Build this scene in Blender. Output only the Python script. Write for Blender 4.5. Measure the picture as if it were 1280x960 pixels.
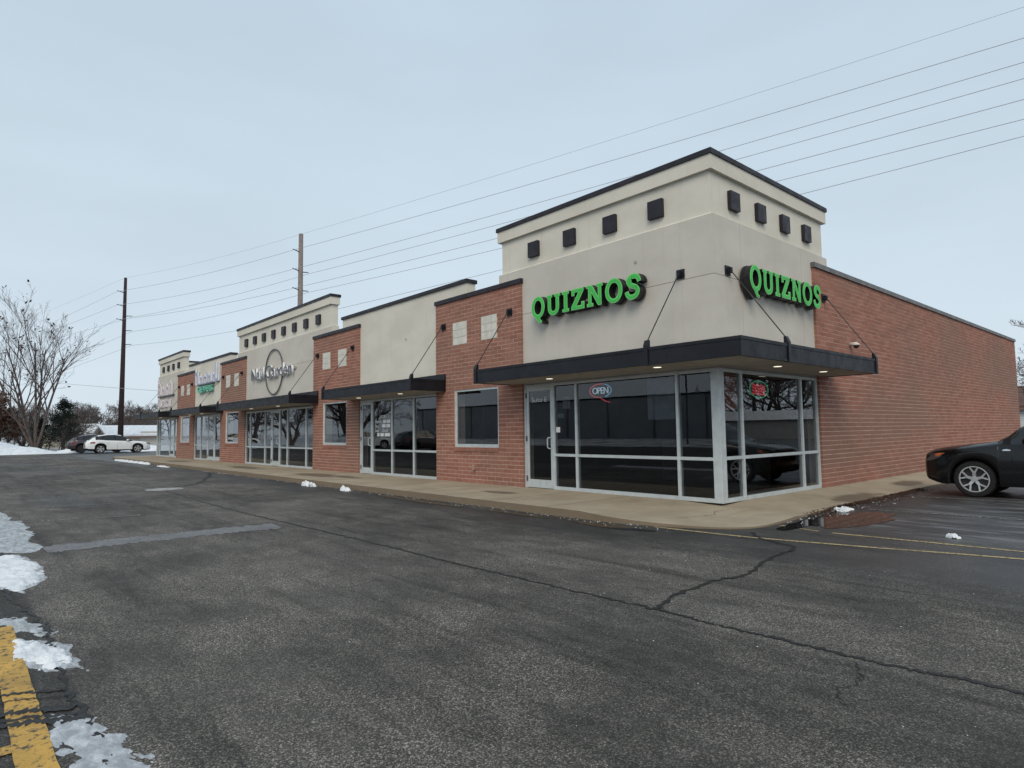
import bpy, bmesh, math, random
from mathutils import Vector, Matrix
R = math.radians
for o in list(bpy.data.objects): bpy.data.objects.remove(o)
scn = bpy.context.scene
col = scn.collection

# ------------------------------------------------------------------ camera
cam = bpy.data.cameras.new('camera'); cam_o = bpy.data.objects.new('camera', cam); col.objects.link(cam_o)
FW = Vector((-0.74697221, 0.66064873, 0.07467105)); RT = Vector((0.6616895, 0.74965894, -0.01335943)); UP = Vector((0.06480371, -0.03942993, 0.99711873))
cam_o.matrix_world = Matrix(((RT.x, UP.x, -FW.x, 6.00262), (RT.y, UP.y, -FW.y, -10.25114), (RT.z, UP.z, -FW.z, 1.45944), (0, 0, 0, 1)))
cam.sensor_fit = 'HORIZONTAL'; cam.sensor_width = 36; cam.lens = 36 * 788.755 / 1280
cam.clip_start = 0.05; cam.clip_end = 6000
scn.camera = cam_o
scn.render.resolution_x = 1024; scn.render.resolution_y = 768

# ------------------------------------------------------------------ sky, sun, exposure
SUN_EL, SUN_AZ = 40, 135      # azimuth of the sun measured from +Y towards +X
w = bpy.data.worlds.new('World'); scn.world = w; w.use_nodes = True
nt = w.node_tree; nt.nodes.clear()
out = nt.nodes.new('ShaderNodeOutputWorld'); bg = nt.nodes.new('ShaderNodeBackground')
sky = nt.nodes.new('ShaderNodeTexSky'); sky.sky_type = 'NISHITA'; sky.sun_disc = False
sky.sun_elevation = R(SUN_EL); sky.sun_rotation = R(SUN_AZ); sky.air_density = 1.0; sky.dust_density = 3.0
tc = nt.nodes.new('ShaderNodeTexCoord'); sp = nt.nodes.new('ShaderNodeSeparateXYZ')
rp = nt.nodes.new('ShaderNodeValToRGB')          # even cloud deck, a little paler low down
rp.color_ramp.elements[0].position = 0.0; rp.color_ramp.elements[0].color = (0.645, 0.742, 0.82, 1)
rp.color_ramp.elements[1].position = 0.75; rp.color_ramp.elements[1].color = (0.495, 0.615, 0.715, 1)
mp = nt.nodes.new('ShaderNodeMapping'); mp.inputs['Scale'].default_value = (1.2, 1.2, 5.0)
nz = nt.nodes.new('ShaderNodeTexNoise'); nz.inputs['Scale'].default_value = 2.2; nz.inputs['Detail'].default_value = 4; nz.inputs['Roughness'].default_value = 0.45
cr = nt.nodes.new('ShaderNodeMapRange'); cr.inputs[1].default_value = 0.25; cr.inputs[2].default_value = 0.75; cr.inputs[3].default_value = 9.6; cr.inputs[4].default_value = 10.5
vm = nt.nodes.new('ShaderNodeVectorMath'); vm.operation = 'SCALE'
mx = nt.nodes.new('ShaderNodeMix'); mx.data_type = 'RGBA'; mx.inputs[0].default_value = 0.12
L = nt.links.new
L(tc.outputs['Generated'], sp.inputs[0]); L(sp.outputs[2], rp.inputs[0]); L(tc.outputs['Generated'], mp.inputs[0]); L(mp.outputs[0], nz.inputs[0])
L(nz.outputs[0], cr.inputs[0]); L(rp.outputs[0], vm.inputs[0]); L(cr.outputs[0], vm.inputs['Scale'])
L(vm.outputs[0], mx.inputs[6]); L(sky.outputs[0], mx.inputs[7]); L(mx.outputs[2], bg.inputs[0]); bg.inputs[1].default_value = 0.1
L(bg.outputs[0], out.inputs[0])
sl = bpy.data.lights.new('sun', 'SUN'); so = bpy.data.objects.new('sun', sl); col.objects.link(so)
sl.energy = 1.5; sl.angle = R(35); sl.color = (1.0, 0.88, 0.72)
sd = Vector((math.sin(R(SUN_AZ)) * math.cos(R(SUN_EL)), math.cos(R(SUN_AZ)) * math.cos(R(SUN_EL)), math.sin(R(SUN_EL))))
so.rotation_euler = sd.to_track_quat('Z', 'Y').to_euler(); so.location = sd * 60
vs = scn.view_settings; vs.view_transform = 'Standard'; vs.look = 'None'; vs.exposure = 0.15; vs.gamma = 1.0; vs.use_curve_mapping = False

# ------------------------------------------------------------------ helpers
class MB:
    def __init__(s): s.v = []; s.f = []; s.m = []
    def add(s, vs, fs, mi=0):
        b = len(s.v); s.v += [tuple(p) for p in vs]; s.f += [tuple(b + i for i in f) for f in fs]; s.m += [mi] * len(fs); return s
    def box(s, x0, x1, y0, y1, z0, z1, skip='', mi=0):
        fs = {'b': (0, 3, 2, 1), 't': (4, 5, 6, 7), 'f': (0, 1, 5, 4), 'r': (1, 2, 6, 5), 'k': (2, 3, 7, 6), 'l': (3, 0, 4, 7)}
        return s.add([(x0, y0, z0), (x1, y0, z0), (x1, y1, z0), (x0, y1, z0), (x0, y0, z1), (x1, y0, z1), (x1, y1, z1), (x0, y1, z1)],
                     [q for k, q in fs.items() if k not in skip], mi)
    def prism(s, poly, z0, z1, mi=0, axis='z'):
        n = len(poly)
        def T(a, b, c): return {'z': (a, b, c), 'y': (a, c, b), 'x': (c, a, b)}[axis]
        vs = [T(a, b, z0) for a, b in poly] + [T(a, b, z1) for a, b in poly]
        fs = [tuple(range(n))[::-1], tuple(range(n, 2 * n))] + [(i, (i + 1) % n, n + (i + 1) % n, n + i) for i in range(n)]
        return s.add(vs, fs, mi)
    def tube(s, pts, rad, n=6, mi=0, caps=True):
        pts = [Vector(p) for p in pts]; rad = rad if hasattr(rad, '__len__') else [rad] * len(pts)
        b = len(s.v); prev = None
        for i, p in enumerate(pts):
            d = (pts[min(i + 1, len(pts) - 1)] - pts[max(i - 1, 0)]).normalized()
            if prev is None:
                a = Vector((0, 0, 1)) if abs(d.z) < .9 else Vector((1, 0, 0)); u = d.cross(a).normalized()
            else:
                u = prev - d * prev.dot(d); u = u.normalized() if u.length > 1e-6 else d.orthogonal().normalized()
            prev = u; v = d.cross(u)
            for k in range(n):
                t = 2 * math.pi * k / n; s.v.append(tuple(p + (u * math.cos(t) + v * math.sin(t)) * rad[i]))
        for i in range(len(pts) - 1):
            for k in range(n):
                k2 = (k + 1) % n; s.f.append((b + i * n + k, b + i * n + k2, b + (i + 1) * n + k2, b + (i + 1) * n + k)); s.m.append(mi)
        if caps:
            s.f.append(tuple(b + k for k in range(n))[::-1]); s.f.append(tuple(b + (len(pts) - 1) * n + k for k in range(n))); s.m += [mi, mi]
        return s
    def mesh(s, name, mats, smooth=False, fix=True):
        me = bpy.data.meshes.new(name); me.from_pydata(s.v, [], s.f)
        for m in (mats if isinstance(mats, (list, tuple)) else [mats]): me.materials.append(m)
        if any(s.m): me.polygons.foreach_set('material_index', s.m)
        if fix and len(s.f) < 60000:
            bm = bmesh.new(); bm.from_mesh(me); bmesh.ops.recalc_face_normals(bm, faces=bm.faces); bm.to_mesh(me); bm.free()
        if smooth:
            me.polygons.foreach_set('use_smooth', [True] * len(me.polygons))
        me.update(); return me
    def build(s, name, mats, parent=None, smooth=False, loc=None, angle=None, fix=True):
        o = bpy.data.objects.new(name, s.mesh(name, mats, smooth, fix)); col.objects.link(o)
        if parent: o.parent = parent
        if loc: o.location = loc
        if angle is not None:
            o.data.polygons.foreach_set('use_smooth', [True] * len(o.data.polygons)); o.data.set_sharp_from_angle(angle=R(angle))
        return o
def link(name, me, parent=None, loc=None):
    o = bpy.data.objects.new(name, me); col.objects.link(o)
    if parent: o.parent = parent
    if loc is not None: o.location = loc
    return o
def empty(name, loc=(0, 0, 0), rz=0):
    o = bpy.data.objects.new(name, None); col.objects.link(o); o.location = loc; o.rotation_euler.z = rz; o.empty_display_size = .2; return o
def tag(o, label=None, cat=None, group=None, kind=None):
    if label: o['label'] = label
    if cat: o['category'] = cat
    if group: o['group'] = group
    if kind: o['kind'] = kind
    return o
def copy_tree(o, parent=None):
    c = o.copy(); col.objects.link(c); c.parent = parent
    for ch in list(o.children): copy_tree(ch, c)
    return c
def bevel(o, wd, seg=2):
    m = o.modifiers.new('bevel', 'BEVEL'); m.width = wd; m.segments = seg; m.limit_method = 'ANGLE'; m.angle_limit = R(40); return o

# ------------------------------------------------------------------ materials
class NM:
    def __init__(s, name):
        s.mat = bpy.data.materials.new(name); s.mat.use_nodes = True; s.t = s.mat.node_tree
        s.b = s.t.nodes['Principled BSDF']; s.o = s.t.nodes['Material Output']
    def n(s, typ, **kw):
        nd = s.t.nodes.new('ShaderNode' + typ)
        for k, v in kw.items(): setattr(nd, k, v)
        return nd
    def l(s, a, b): s.t.links.new(a, b)
    def pos(s):
        return s.n('NewGeometry').outputs['Position']
    def obj(s): return s.n('TexCoord').outputs['Object']
    def mapping(s, vec, scale=(1, 1, 1), rot=(0, 0, 0)):
        m = s.n('Mapping'); m.inputs['Scale'].default_value = scale; m.inputs['Rotation'].default_value = rot; s.l(vec, m.inputs[0]); return m.outputs[0]
    def noise(s, vec, sc, det=4, rough=.55, dist=0):
        m = s.n('TexNoise'); m.inputs['Scale'].default_value = sc; m.inputs['Detail'].default_value = det; m.inputs['Roughness'].default_value = rough; m.inputs['Distortion'].default_value = dist
        if vec: s.l(vec, m.inputs['Vector'])
        return m.outputs[0]
    def voro(s, vec, sc, feature='F1', out='Distance'):
        m = s.n('TexVoronoi', feature=feature); m.inputs['Scale'].default_value = sc; s.l(vec, m.inputs['Vector']); return m.outputs[out]
    def rng(s, v, a, b, c=0, d=1, smooth=True):
        m = s.n('MapRange', interpolation_type='SMOOTHSTEP' if smooth else 'LINEAR'); s.l(v, m.inputs[0])
        for i, x in enumerate((a, b, c, d)): m.inputs[i + 1].default_value = x
        return m.outputs[0]
    def math(s, op, a, b=None, clamp=False):
        m = s.n('Math', operation=op); m.use_clamp = clamp
        for i, x in enumerate((a, b)):
            if x is None: continue
            if isinstance(x, (int, float)): m.inputs[i].default_value = x
            else: s.l(x, m.inputs[i])
        return m.outputs[0]
    def mix(s, f, a, b, mode='MIX'):
        m = s.n('Mix', data_type='RGBA', blend_type=mode)
        for i, x in ((0, f), (6, a), (7, b)):
            if isinstance(x, (int, float)): m.inputs[i].default_value = x
            elif isinstance(x, (tuple, list)): m.inputs[i].default_value = (*x[:3], 1)
            else: s.l(x, m.inputs[i])
        return m.outputs[2]
    def set(s, col=None, rough=None, metal=None, spec=None, bump=None, bstr=.2, bdist=.01):
        for k, v in (('Base Color', col), ('Roughness', rough), ('Metallic', metal), ('Specular IOR Level', spec)):
            if v is None: continue
            if isinstance(v, (int, float)): s.b.inputs[k].default_value = v
            elif isinstance(v, (tuple, list)): s.b.inputs[k].default_value = (*v[:3], 1)
            else: s.l(v, s.b.inputs[k])
        if bump is not None:
            m = s.n('Bump'); m.inputs['Strength'].default_value = bstr; m.inputs['Distance'].default_value = bdist; s.l(bump, m.inputs['Height']); s.l(m.outputs[0], s.b.inputs['Normal'])
        return s.mat

def mottled(name, c, var=.25, sc=6, rough=.7, metal=0, spec=.5, bump=0, bsc=120, rvar=.1):
    m = NM(name); p = m.pos(); n = m.noise(p, sc, 5, .6)
    cc = m.mix(m.rng(n, .3, .7), [x * (1 - var) for x in c], [min(1, x * (1 + var)) for x in c])
    rr = m.rng(m.noise(p, sc * 1.7, 4), .3, .7, max(0, rough - rvar), min(1, rough + rvar))
    return m.set(cc, rr, metal, spec, m.noise(p, bsc, 3) if bump else None, bump, .004)

def mat_stucco(name='stucco', k=(1, 1, 1)):
    m = NM(name); p = m.pos()
    big = m.noise(m.mapping(p, (.5, .5, .9)), 1.3, 5, .6); streak = m.noise(m.mapping(p, (5, 5, .22)), 1.6, 4, .6); fine = m.noise(p, 160, 3, .7)
    c = m.mix(m.rng(big, .32, .68), (.595, .565, .49), (.685, .655, .58))
    c = m.mix(m.rng(streak, .54, .82, 0, .38), c, (.47, .445, .385))
    c = m.mix(m.rng(m.noise(p, 9, 5, .7), .62, .8, 0, .25), c, (.49, .46, .39))
    c = m.mix(m.rng(fine, .3, .7, 0, .25), c, (.70, .67, .59))
    kk = m.n('Mix', data_type='RGBA', blend_type='MULTIPLY'); kk.inputs[0].default_value = 1; m.l(c, kk.inputs[6]); kk.inputs[7].default_value = (*k, 1)
    return m.set(kk.outputs[2], .92, 0, .25, fine, .55, .004)
def mat_brick():
    m = NM('brick'); p = m.pos()
    isl = m.n('NewGeometry').outputs['Random Per Island']; ob = m.n('ObjectInfo').outputs['Random']
    r = m.math('FRACT', m.math('ADD', m.math('MULTIPLY', isl, 7.31), m.math('MULTIPLY', ob, 5.77)))
    rp_ = m.n('ValToRGB'); e = rp_.color_ramp.elements
    e[0].position = 0; e[0].color = (.275, .122, .088, 1); e[1].position = 1; e[1].color = (.375, .178, .132, 1)
    k = e.new(.5); k.color = (.335, .148, .107, 1)
    m.l(r, rp_.inputs[0])
    c = m.mix(m.rng(m.noise(p, 55, 4, .7), .3, .75, 0, .35), rp_.outputs[0], (.25, .12, .095))
    c = m.mix(m.rng(m.noise(m.mapping(p, (.3, .22, .6)), .7, 6, .6), .40, .68, 0, .75), c, (.225, .140, .108))
    c = m.mix(m.rng(m.noise(p, 4, 5, .7), .64, .82, 0, .35), c, (.52, .40, .34))
    return m.set(c, .9, 0, .25, m.noise(p, 180, 3, .7), .5, .004)
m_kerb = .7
def mat_concrete():
    m = NM('concrete_walk'); p = m.pos(); sx = m.n('SeparateXYZ'); m.l(p, sx.inputs[0])
    c = m.mix(m.rng(m.noise(p, .9, 6, .62), .3, .7), (.29, .235, .165), (.40, .335, .245))
    c = m.mix(m.rng(m.noise(p, 260, 2, .6), .35, .75, 0, .35), c, (.42, .36, .28))
    c = m.mix(m.rng(m.noise(p, 5, 6, .7), .58, .8, 0, .5), c, (.19, .15, .105))
    c = m.mix(m.rng(m.noise(m.mapping(p, (1.4, .5, 1)), 2.2, 5, .6, .6), .55, .75, 0, .35), c, (.22, .18, .125))
    wet = None                                            # damp spots where the canopies drip
    for (cx, cy, rx, ry) in ((-13.7, -1.35, 1.5, .5), (-12.0, -1.15, 1.0, .3), (-20.8, -1.3, 2.2, .45), (-30.5, -1.4, 1.6, .5), (1.0, 3.3, .35, 1.3), (-4.6, -1.25, .7, .25), (.75, 7.2, .3, .9)):
        vv = m.n('VectorMath', operation='SUBTRACT'); m.l(p, vv.inputs[0]); vv.inputs[1].default_value = (cx, cy, .13)
        q = m.n('VectorMath', operation='MULTIPLY'); m.l(vv.outputs[0], q.inputs[0]); q.inputs[1].default_value = (1 / rx, 1 / ry, 0)
        ln = m.n('VectorMath', operation='LENGTH'); m.l(q.outputs[0], ln.inputs[0])
        d = m.math('ADD', ln.outputs['Value'], m.math('MULTIPLY', m.math('SUBTRACT', m.noise(p, 3.2, 4), .5), 1.1))
        s_ = m.rng(d, .55, 1.05, 1, 0); wet = s_ if wet is None else m.math('MAXIMUM', wet, s_)
    c = m.mix(m.math('MULTIPLY', wet, .72), c, (.088, .069, .047))
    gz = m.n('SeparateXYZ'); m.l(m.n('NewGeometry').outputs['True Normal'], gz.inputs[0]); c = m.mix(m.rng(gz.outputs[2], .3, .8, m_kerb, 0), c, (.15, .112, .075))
    edge = m.rng(m.math('ADD', sx.outputs[1], m.math('MULTIPLY', m.noise(p, 5, 4), .25)), -2.34, -2.26, .35, 0)
    c = m.mix(edge, c, (.17, .13, .09))
    return m.set(c, m.rng(wet, 0, 1, .88, .42), 0, .35, m.noise(p, 210, 3, .7), .35, .004)
def mat_asphalt():
    m = NM('asphalt'); p = m.pos(); sx = m.n('SeparateXYZ'); m.l(p, sx.inputs[0])
    big = m.noise(m.mapping(p, (.35, .8, 1)), .55, 6, .6, .4); mid = m.noise(m.mapping(p, (.7, 1.5, 1)), 2.2, 6, .65, .3)
    def cells(sc):
        v = m.n('TexVoronoi'); v.inputs['Scale'].default_value = sc; m.l(p, v.inputs['Vector']); q = m.n('SeparateColor'); m.l(v.outputs['Color'], q.inputs[0]); return v.outputs['Distance'], q.outputs[0], q.outputs[1]
    d1, r1, _ = cells(88); d2, r2, g2 = cells(150)
    tone = m.math('ADD', m.rng(big, .32, .68, .60, 1.28), m.rng(mid, .3, .72, -.14, .40))
    streak = m.noise(m.mapping(p, (.22, 2.6, 1)), 1.1, 6, .62, .25)
    tone = m.math('MULTIPLY', tone, m.rng(streak, .50, .72, 1.0, .5))
    st = m.math('MULTIPLY', m.rng(r1, .45, 1.0, 0, 1, False), m.rng(d1, .25, .75, 1, 0)); st2 = m.math('MULTIPLY', m.rng(r2, .4, 1.0, 0, 1, False), m.rng(d2, .25, .75, 1, 0))
    st = m.math('MAXIMUM', st, m.math('MULTIPLY', st2, .8)); worn = m.rng(m.noise(p, .7, 5, .62), .3, .66, .35, 1.0)
    c = m.mix(m.math('MULTIPLY', st, worn), (.046, .0425, .0395), (.39, .355, .31))
    c = m.mix(m.rng(g2, .72, .9, 0, .6), c, (.014, .014, .014))
    tm = m.n('Mix', data_type='RGBA', blend_type='MULTIPLY'); tm.inputs[0].default_value = 1; m.l(c, tm.inputs[6]); cb = m.n('CombineColor'); [m.l(tone, cb.inputs[i]) for i in range(3)]; m.l(cb.outputs[0], tm.inputs[7]); c = tm.outputs[2]
    wet = m.rng(m.math('ADD', sx.outputs[1], m.math('MULTIPLY', m.math('SUBTRACT', m.noise(m.mapping(p, (.5, 1, 1)), 1.0, 5), .5), 2.6)), -4.2, -2.8, 0, 1)
    wet2 = m.rng(m.noise(m.mapping(p, (.22, .8, 1)), .42, 6, .62, .6), .53, .70, 0, .6); wet = m.math('MAXIMUM', wet, wet2)
    c = m.mix(m.math('MULTIPLY', wet, .6), c, (.016, .016, .018))
    salt = m.rng(m.noise(m.mapping(p, (.8, .8, 1)), 1.6, 8, .75, .5), .62, .82, 0, .32); c = m.mix(m.math('MULTIPLY', salt, m.rng(r2, .2, .8)), c, (.42, .42, .43))
    res = m.math('MULTIPLY', m.rng(m.noise(m.mapping(p, (.45, 2.6, 1)), 1.5, 7, .7, .4), .47, .64, 0, .75), m.math('MULTIPLY', m.rng(sx.outputs[0], 1.7, 2.4), m.rng(sx.outputs[1], -1.2, .2)))
    c = m.mix(res, c, (.20, .205, .215))
    low = m.rng(sx.outputs[1], -9.75, -9.62, .55, 0); c = m.mix(low, c, (.018, .018, .02))
    h = m.math('ADD', m.math('MULTIPLY', m.rng(d1, 0, .7, 1, 0), .6), m.math('MULTIPLY', m.noise(p, 40, 4), .8))
    return m.set(c, m.rng(wet, 0, 1, .86, .45), 0, .35, h, .6, .005)
def mat_snow(name='snow', dirt=.25):
    m = NM(name); p = m.pos()
    c = m.mix(m.rng(m.noise(p, 3, 6, .65), .35, .75), (.80, .83, .86), (.58, .61, .65))
    c = m.mix(m.rng(m.noise(p, 14, 6, .7), .55, .8, 0, dirt), c, (.32, .31, .30))
    m.b.inputs['Subsurface Weight'].default_value = 0.0
    return m.set(c, .75, 0, .4, m.math('ADD', m.noise(p, 18, 5, .65), m.math('MULTIPLY', m.noise(p, 120, 3), .3)), .6, .03)
def mat_ice():
    m = NM('slush_ice'); p = m.pos()
    c = m.mix(m.rng(m.noise(m.mapping(p, (.6, 1.6, 1)), 9, 6, .7), .35, .7), (.20, .21, .22), (.52, .55, .58))
    return m.set(c, m.rng(m.noise(p, 12, 4), .3, .7, .18, .5), 0, .5, m.noise(m.mapping(p, (.5, 1.6, 1)), 14, 5, .65), .6, .02)
def mat_paint(name, c, wear=.5, under=(.045, .044, .043)):
    m = NM(name); p = m.pos()
    w_ = m.rng(m.noise(p, 22, 6, .75), wear - .04, wear + .1); w_ = m.math('MULTIPLY', w_, m.rng(m.noise(p, 2.2, 4), .25, .6, .55, 1))
    c2 = m.mix(m.rng(m.noise(p, 5, 4), .3, .7), [x * .8 for x in c], c)
    cc = m.mix(w_, under, c2)
    return m.set(cc, .75, 0, .4, m.voro(p, 88), .4, .005)
def mat_glass():
    m = NM('tinted_glass'); t = m.t; t.nodes.remove(m.b)
    tr = m.n('BsdfTransparent'); tr.inputs[0].default_value = (.62, .65, .67, 1)
    gl = m.n('BsdfGlossy'); gl.inputs['Roughness'].default_value = 0.0; gl.inputs[0].default_value = (.95, .97, 1, 1)
    fr = m.n('Fresnel'); fr.inputs[0].default_value = 1.52
    nb = m.n('Bump'); nb.inputs['Strength'].default_value = .02; nb.inputs['Distance'].default_value = .02
    m.l(m.noise(m.pos(), 1.1, 2), nb.inputs['Height']); m.l(nb.outputs[0], gl.inputs['Normal']); m.l(nb.outputs[0], fr.inputs['Normal'])
    mxs = m.n('MixShader'); bf = m.n('NewGeometry').outputs['Backfacing']; m.l(m.math('MINIMUM', m.math('MULTIPLY', m.math('MULTIPLY', fr.outputs[0], m.math('SUBTRACT', 1.0, bf)), 1.55), 1.0), mxs.inputs[0]); m.l(tr.outputs[0], mxs.inputs[1]); m.l(gl.outputs[0], mxs.inputs[2]); m.l(mxs.outputs[0], m.o.inputs[0])
    return m.mat
def mat_paintcar(name, c, rough=.22, coat=1.0, spec=.5):
    m = NM(name); p = m.obj()
    d = m.rng(m.noise(p, 3, 5, .6), .35, .75, 0, .25)
    m.b.inputs['Coat Weight'].default_value = coat; m.b.inputs['Coat Roughness'].default_value = .06
    return m.set(m.mix(d, c, [min(1, x * 1.15 + .003) for x in c]), rough, 0, spec)
def mat_emit(name, c, s):
    m = NM(name); m.set(c, .4); m.b.inputs['Emission Color'].default_value = (*c, 1); m.b.inputs['Emission Strength'].default_value = s; return m.mat

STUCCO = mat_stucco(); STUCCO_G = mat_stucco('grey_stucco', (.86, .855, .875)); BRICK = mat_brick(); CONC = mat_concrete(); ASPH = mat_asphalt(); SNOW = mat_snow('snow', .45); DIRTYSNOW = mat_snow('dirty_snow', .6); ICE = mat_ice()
MORTAR = mottled('mortar', (.60, .46, .38), .15, 9, .95, 0, .2, .4)
COPING = mottled('dark_coping', (.022, .020, .027), .2, 4, .5, 0, .3)
COPING_L = mottled('grey_coping', (.13, .125, .125), .2, 4, .5, 0, .5)
CANOPY = mottled('black_metal', (.011, .0115, .016), .25, 3, .45, 0, .3)
SOFFIT = mottled('soffit', (.36, .33, .29), .12, 4, .8)
ALU = mottled('aluminium_frame', (.56, .61, .63), .08, 5, .45, .25, .5)
GLASS = mat_glass()
TILE = mottled('cream_tile', (.62, .61, .55), .1, 5, .5)
GROUT = mottled('grout', (.36, .35, .32), .1, 5, .9)
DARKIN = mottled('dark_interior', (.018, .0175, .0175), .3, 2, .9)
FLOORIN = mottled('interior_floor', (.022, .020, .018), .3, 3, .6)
GREEN = mottled('green_acrylic', (.055, .50, .085), .06, 3, .45, 0, .3); GREEN_L = mottled('green_acrylic_rim', (.20, .64, .20), .06, 3, .45, 0, .3)
BLACK = mottled('black_return', (.012, .012, .014), .2, 5, .4)
SILVER = mottled('brushed_silver', (.82, .85, .90), .05, 8, .4, .0); DARKFACE = mottled('dark_face', (.075, .08, .095), .2, 5, .4)
ROOF = mottled('roof_membrane', (.20, .20, .20), .2, 1, .9)
WHITE_PAINT = mat_paint('white_line_paint', (.42, .42, .40), .5); YELLOW_PALE = mat_paint('pale_yellow_paint', (.52, .40, .20), .42); YELLOW = mat_paint('yellow_paint', (.60, .36, .08), .40)
CRACK = mottled('crack_sealer', (.014, .0135, .0135), .35, 9, .65, 0, .4, .5, 60)
WOOD = mottled('pole_wood', (.040, .026, .027), .3, 8, .9, 0, .2); WOOD_G = mottled('pole_wood_grey', (.21, .175, .165), .25, 8, .9, 0, .2)
WIRE = mottled('wire', (.42, .43, .45), .1, 2, .7)
BARK = mottled('bark', (.095, .076, .07), .35, 5, .95, 0, .2); BARK_L = mottled('pale_twigs', (.12, .10, .095), .3, 3, .95, 0, .2)
LEAF_BR = mottled('brown_leaves', (.105, .058, .042), .45, .8, .9, 0, .2)
NEEDLE = mottled('needles', (.020, .034, .026), .5, .9, .85, 0, .2)

# ------------------------------------------------------------------ ground, lot, pavement
g = MB(); g.add([(-2500, -2500, -.05), (2500, -2500, -.05), (2500, 2500, -.05), (-2500, 2500, -.05)], [(0, 1, 2, 3)])
def mat_field():
    m = NM('snowy_grass'); p = m.pos()
    c = m.mix(m.rng(m.noise(p, .35, 6, .65), .38, .58), (.10, .09, .06), (.72, .75, .78)); return m.set(c, .9, 0, .2)
tag(g.build('ground', mat_field()), kind='structure')
g = MB(); g.add([(-63.5, -34, 0), (70, -34, 0), (70, 70, 0), (-63.5, 70, 0)], [(0, 1, 2, 3)])
tag(g.build('parking_lot', ASPH), kind='structure')

def arcs(pts, n=8):      # Catmull-Rom through points
    o = []
    P_ = [Vector(p) for p in pts]
    for i in range(len(P_) - 1):
        a, b, c, d = P_[max(i - 1, 0)], P_[i], P_[i + 1], P_[min(i + 2, len(P_) - 1)]
        for k in range(n):
            t = k / n; o.append(.5 * ((2 * b) + (c - a) * t + (2 * a - 5 * b + 4 * c - d) * t * t + (3 * b - a - 3 * c + d) * t ** 3))
    o.append(P_[-1]); return o
edge = [Vector((-43.4, 24.6)), Vector((-43.4, -1.2)), Vector((-43.1, -2.1)), Vector((-42.2, -2.43))]
x = -42.0
while x < -1.4: edge.append(Vector((x, -2.43))); x += .75
edge += arcs([(-1.2, -2.43), (-.45, -2.40), (.35, -2.17), (1.0, -1.86), (1.34, -1.4), (1.38, -.6), (1.32, .4), (1.24, 1.4)], 6)
y = 2.2
while y < 24.6: edge.append(Vector((1.2 + .02 * math.sin(y * 2.3), y))); y += .75
edge.append(Vector((1.2, 24.6)))
def walk_h(p):           # the walk dips to the lot at its rounded corner
    d = math.hypot(p.x - 1.25, p.y + 1.55); h = .13 - .105 * max(0, 1 - (d / 2.6) ** 2)
    t = max(0, min(1, (p.x - .1) / 1.05)) * max(0, min(1, (p.y + 1.2) / 1.4)); return min(h, .13 - .10 * t)
inner = []
for p in edge:
    inner.append(Vector((min(max(p.x, -41.5), -.1), min(max(p.y, .1), 24.2))))
m = MB(); n = len(edge); rows = 6
for r_ in range(rows + 1):
    for a, b in zip(edge, inner):
        q = a.lerp(b, r_ / rows); m.v.append((q.x, q.y, walk_h(q)))
for r_ in range(rows):
    for i in range(n - 1): m.f.append((r_ * n + i, r_ * n + i + 1, (r_ + 1) * n + i + 1, (r_ + 1) * n + i)); m.m.append(0)
b0 = len(m.v)
for i, a in enumerate(edge):
    z = walk_h(a); m.v += [(a.x, a.y, -.05)]
for i in range(n - 1): m.f.append((i, b0 + i, b0 + i + 1, i + 1)); m.m.append(0)
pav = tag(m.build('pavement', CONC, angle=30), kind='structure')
# control joints scored across the pavement
for xx in [-40 + 1.52 * i for i in range(26)]:
    if xx > -.8: break
    j = MB(); j.box(xx - .005, xx + .005, -2.425, -.1, .128, .1325); j.build('control_joint', mottled('dark_joint', (.15, .12, .09), .2, 9, .95) if xx < -39.9 else bpy.data.materials['dark_joint'], pav)  # each joint is a thin strip of one dark brown colour
def ribbon(pts, wd, z=.004, seed=1, jit=.25, sub=6, wig=0.0):
    rnd = random.Random(seed); P_ = arcs([Vector((*p, 0)) for p in pts], sub); mb = MB()
    for i, p in enumerate(P_):
        d = (P_[min(i + 1, len(P_) - 1)] - P_[max(i - 1, 0)]); d = d.normalized() if d.length else Vector((1, 0, 0)); nn = Vector((-d.y, d.x, 0))
        p = p + nn * rnd.uniform(-wig, wig)
        a = p + nn * wd * .5 * (1 + rnd.uniform(-jit, jit)); b = p - nn * wd * .5 * (1 + rnd.uniform(-jit, jit))
        mb.v += [(a.x, a.y, z), (b.x, b.y, z)]
    for i in range(len(P_) - 1): mb.f.append((2 * i, 2 * i + 1, 2 * i + 3, 2 * i + 2)); mb.m.append(0)
    return mb
cm = ribbon([(-31, -6.24), (-24, -6.3), (-18, -6.2), (-13.4, -5.96), (-9, -6.08), (-6.5, -6.11), (-2.7, -6.03), (-.6, -6.0), (.65, -6.0), (1.8, -5.96), (2.83, -5.92), (3.4, -5.94), (4, -5.91), (4.6, -5.9), (5.2, -5.82), (7.5, -5.75), (12, -5.8)], .036, .005, 3, .6, 22, .02)
tag(cm.build('crack_seam', CRACK), kind='structure')
cm = ribbon([(2.83, -5.92), (2.7, -5.45), (2.64, -4.76), (2.72, -4.26), (2.53, -3.43), (2.42, -2.55), (2.1, -2.35), (1.7, -2.1), (1.5, -1.8)], .042, .006, 5, .6, 10, .02)
tag(cm.build('crack_seam', CRACK), kind='structure')
cm = ribbon([(4.35, -6.0), (4.5, -6.25), (4.48, -6.5), (4.55, -6.7)], .010, .005, 9, .7, 8, .03); tag(cm.build('crack_seam', CRACK), kind='structure')
cm = ribbon([(-13.6, -5.9), (-15.0, -4.6), (-17.5, -3.6), (-20.5, -2.6)], .12, .005, 7, .5, 8, .05); tag(cm.build('crack_seam', CRACK), kind='structure')
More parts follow.
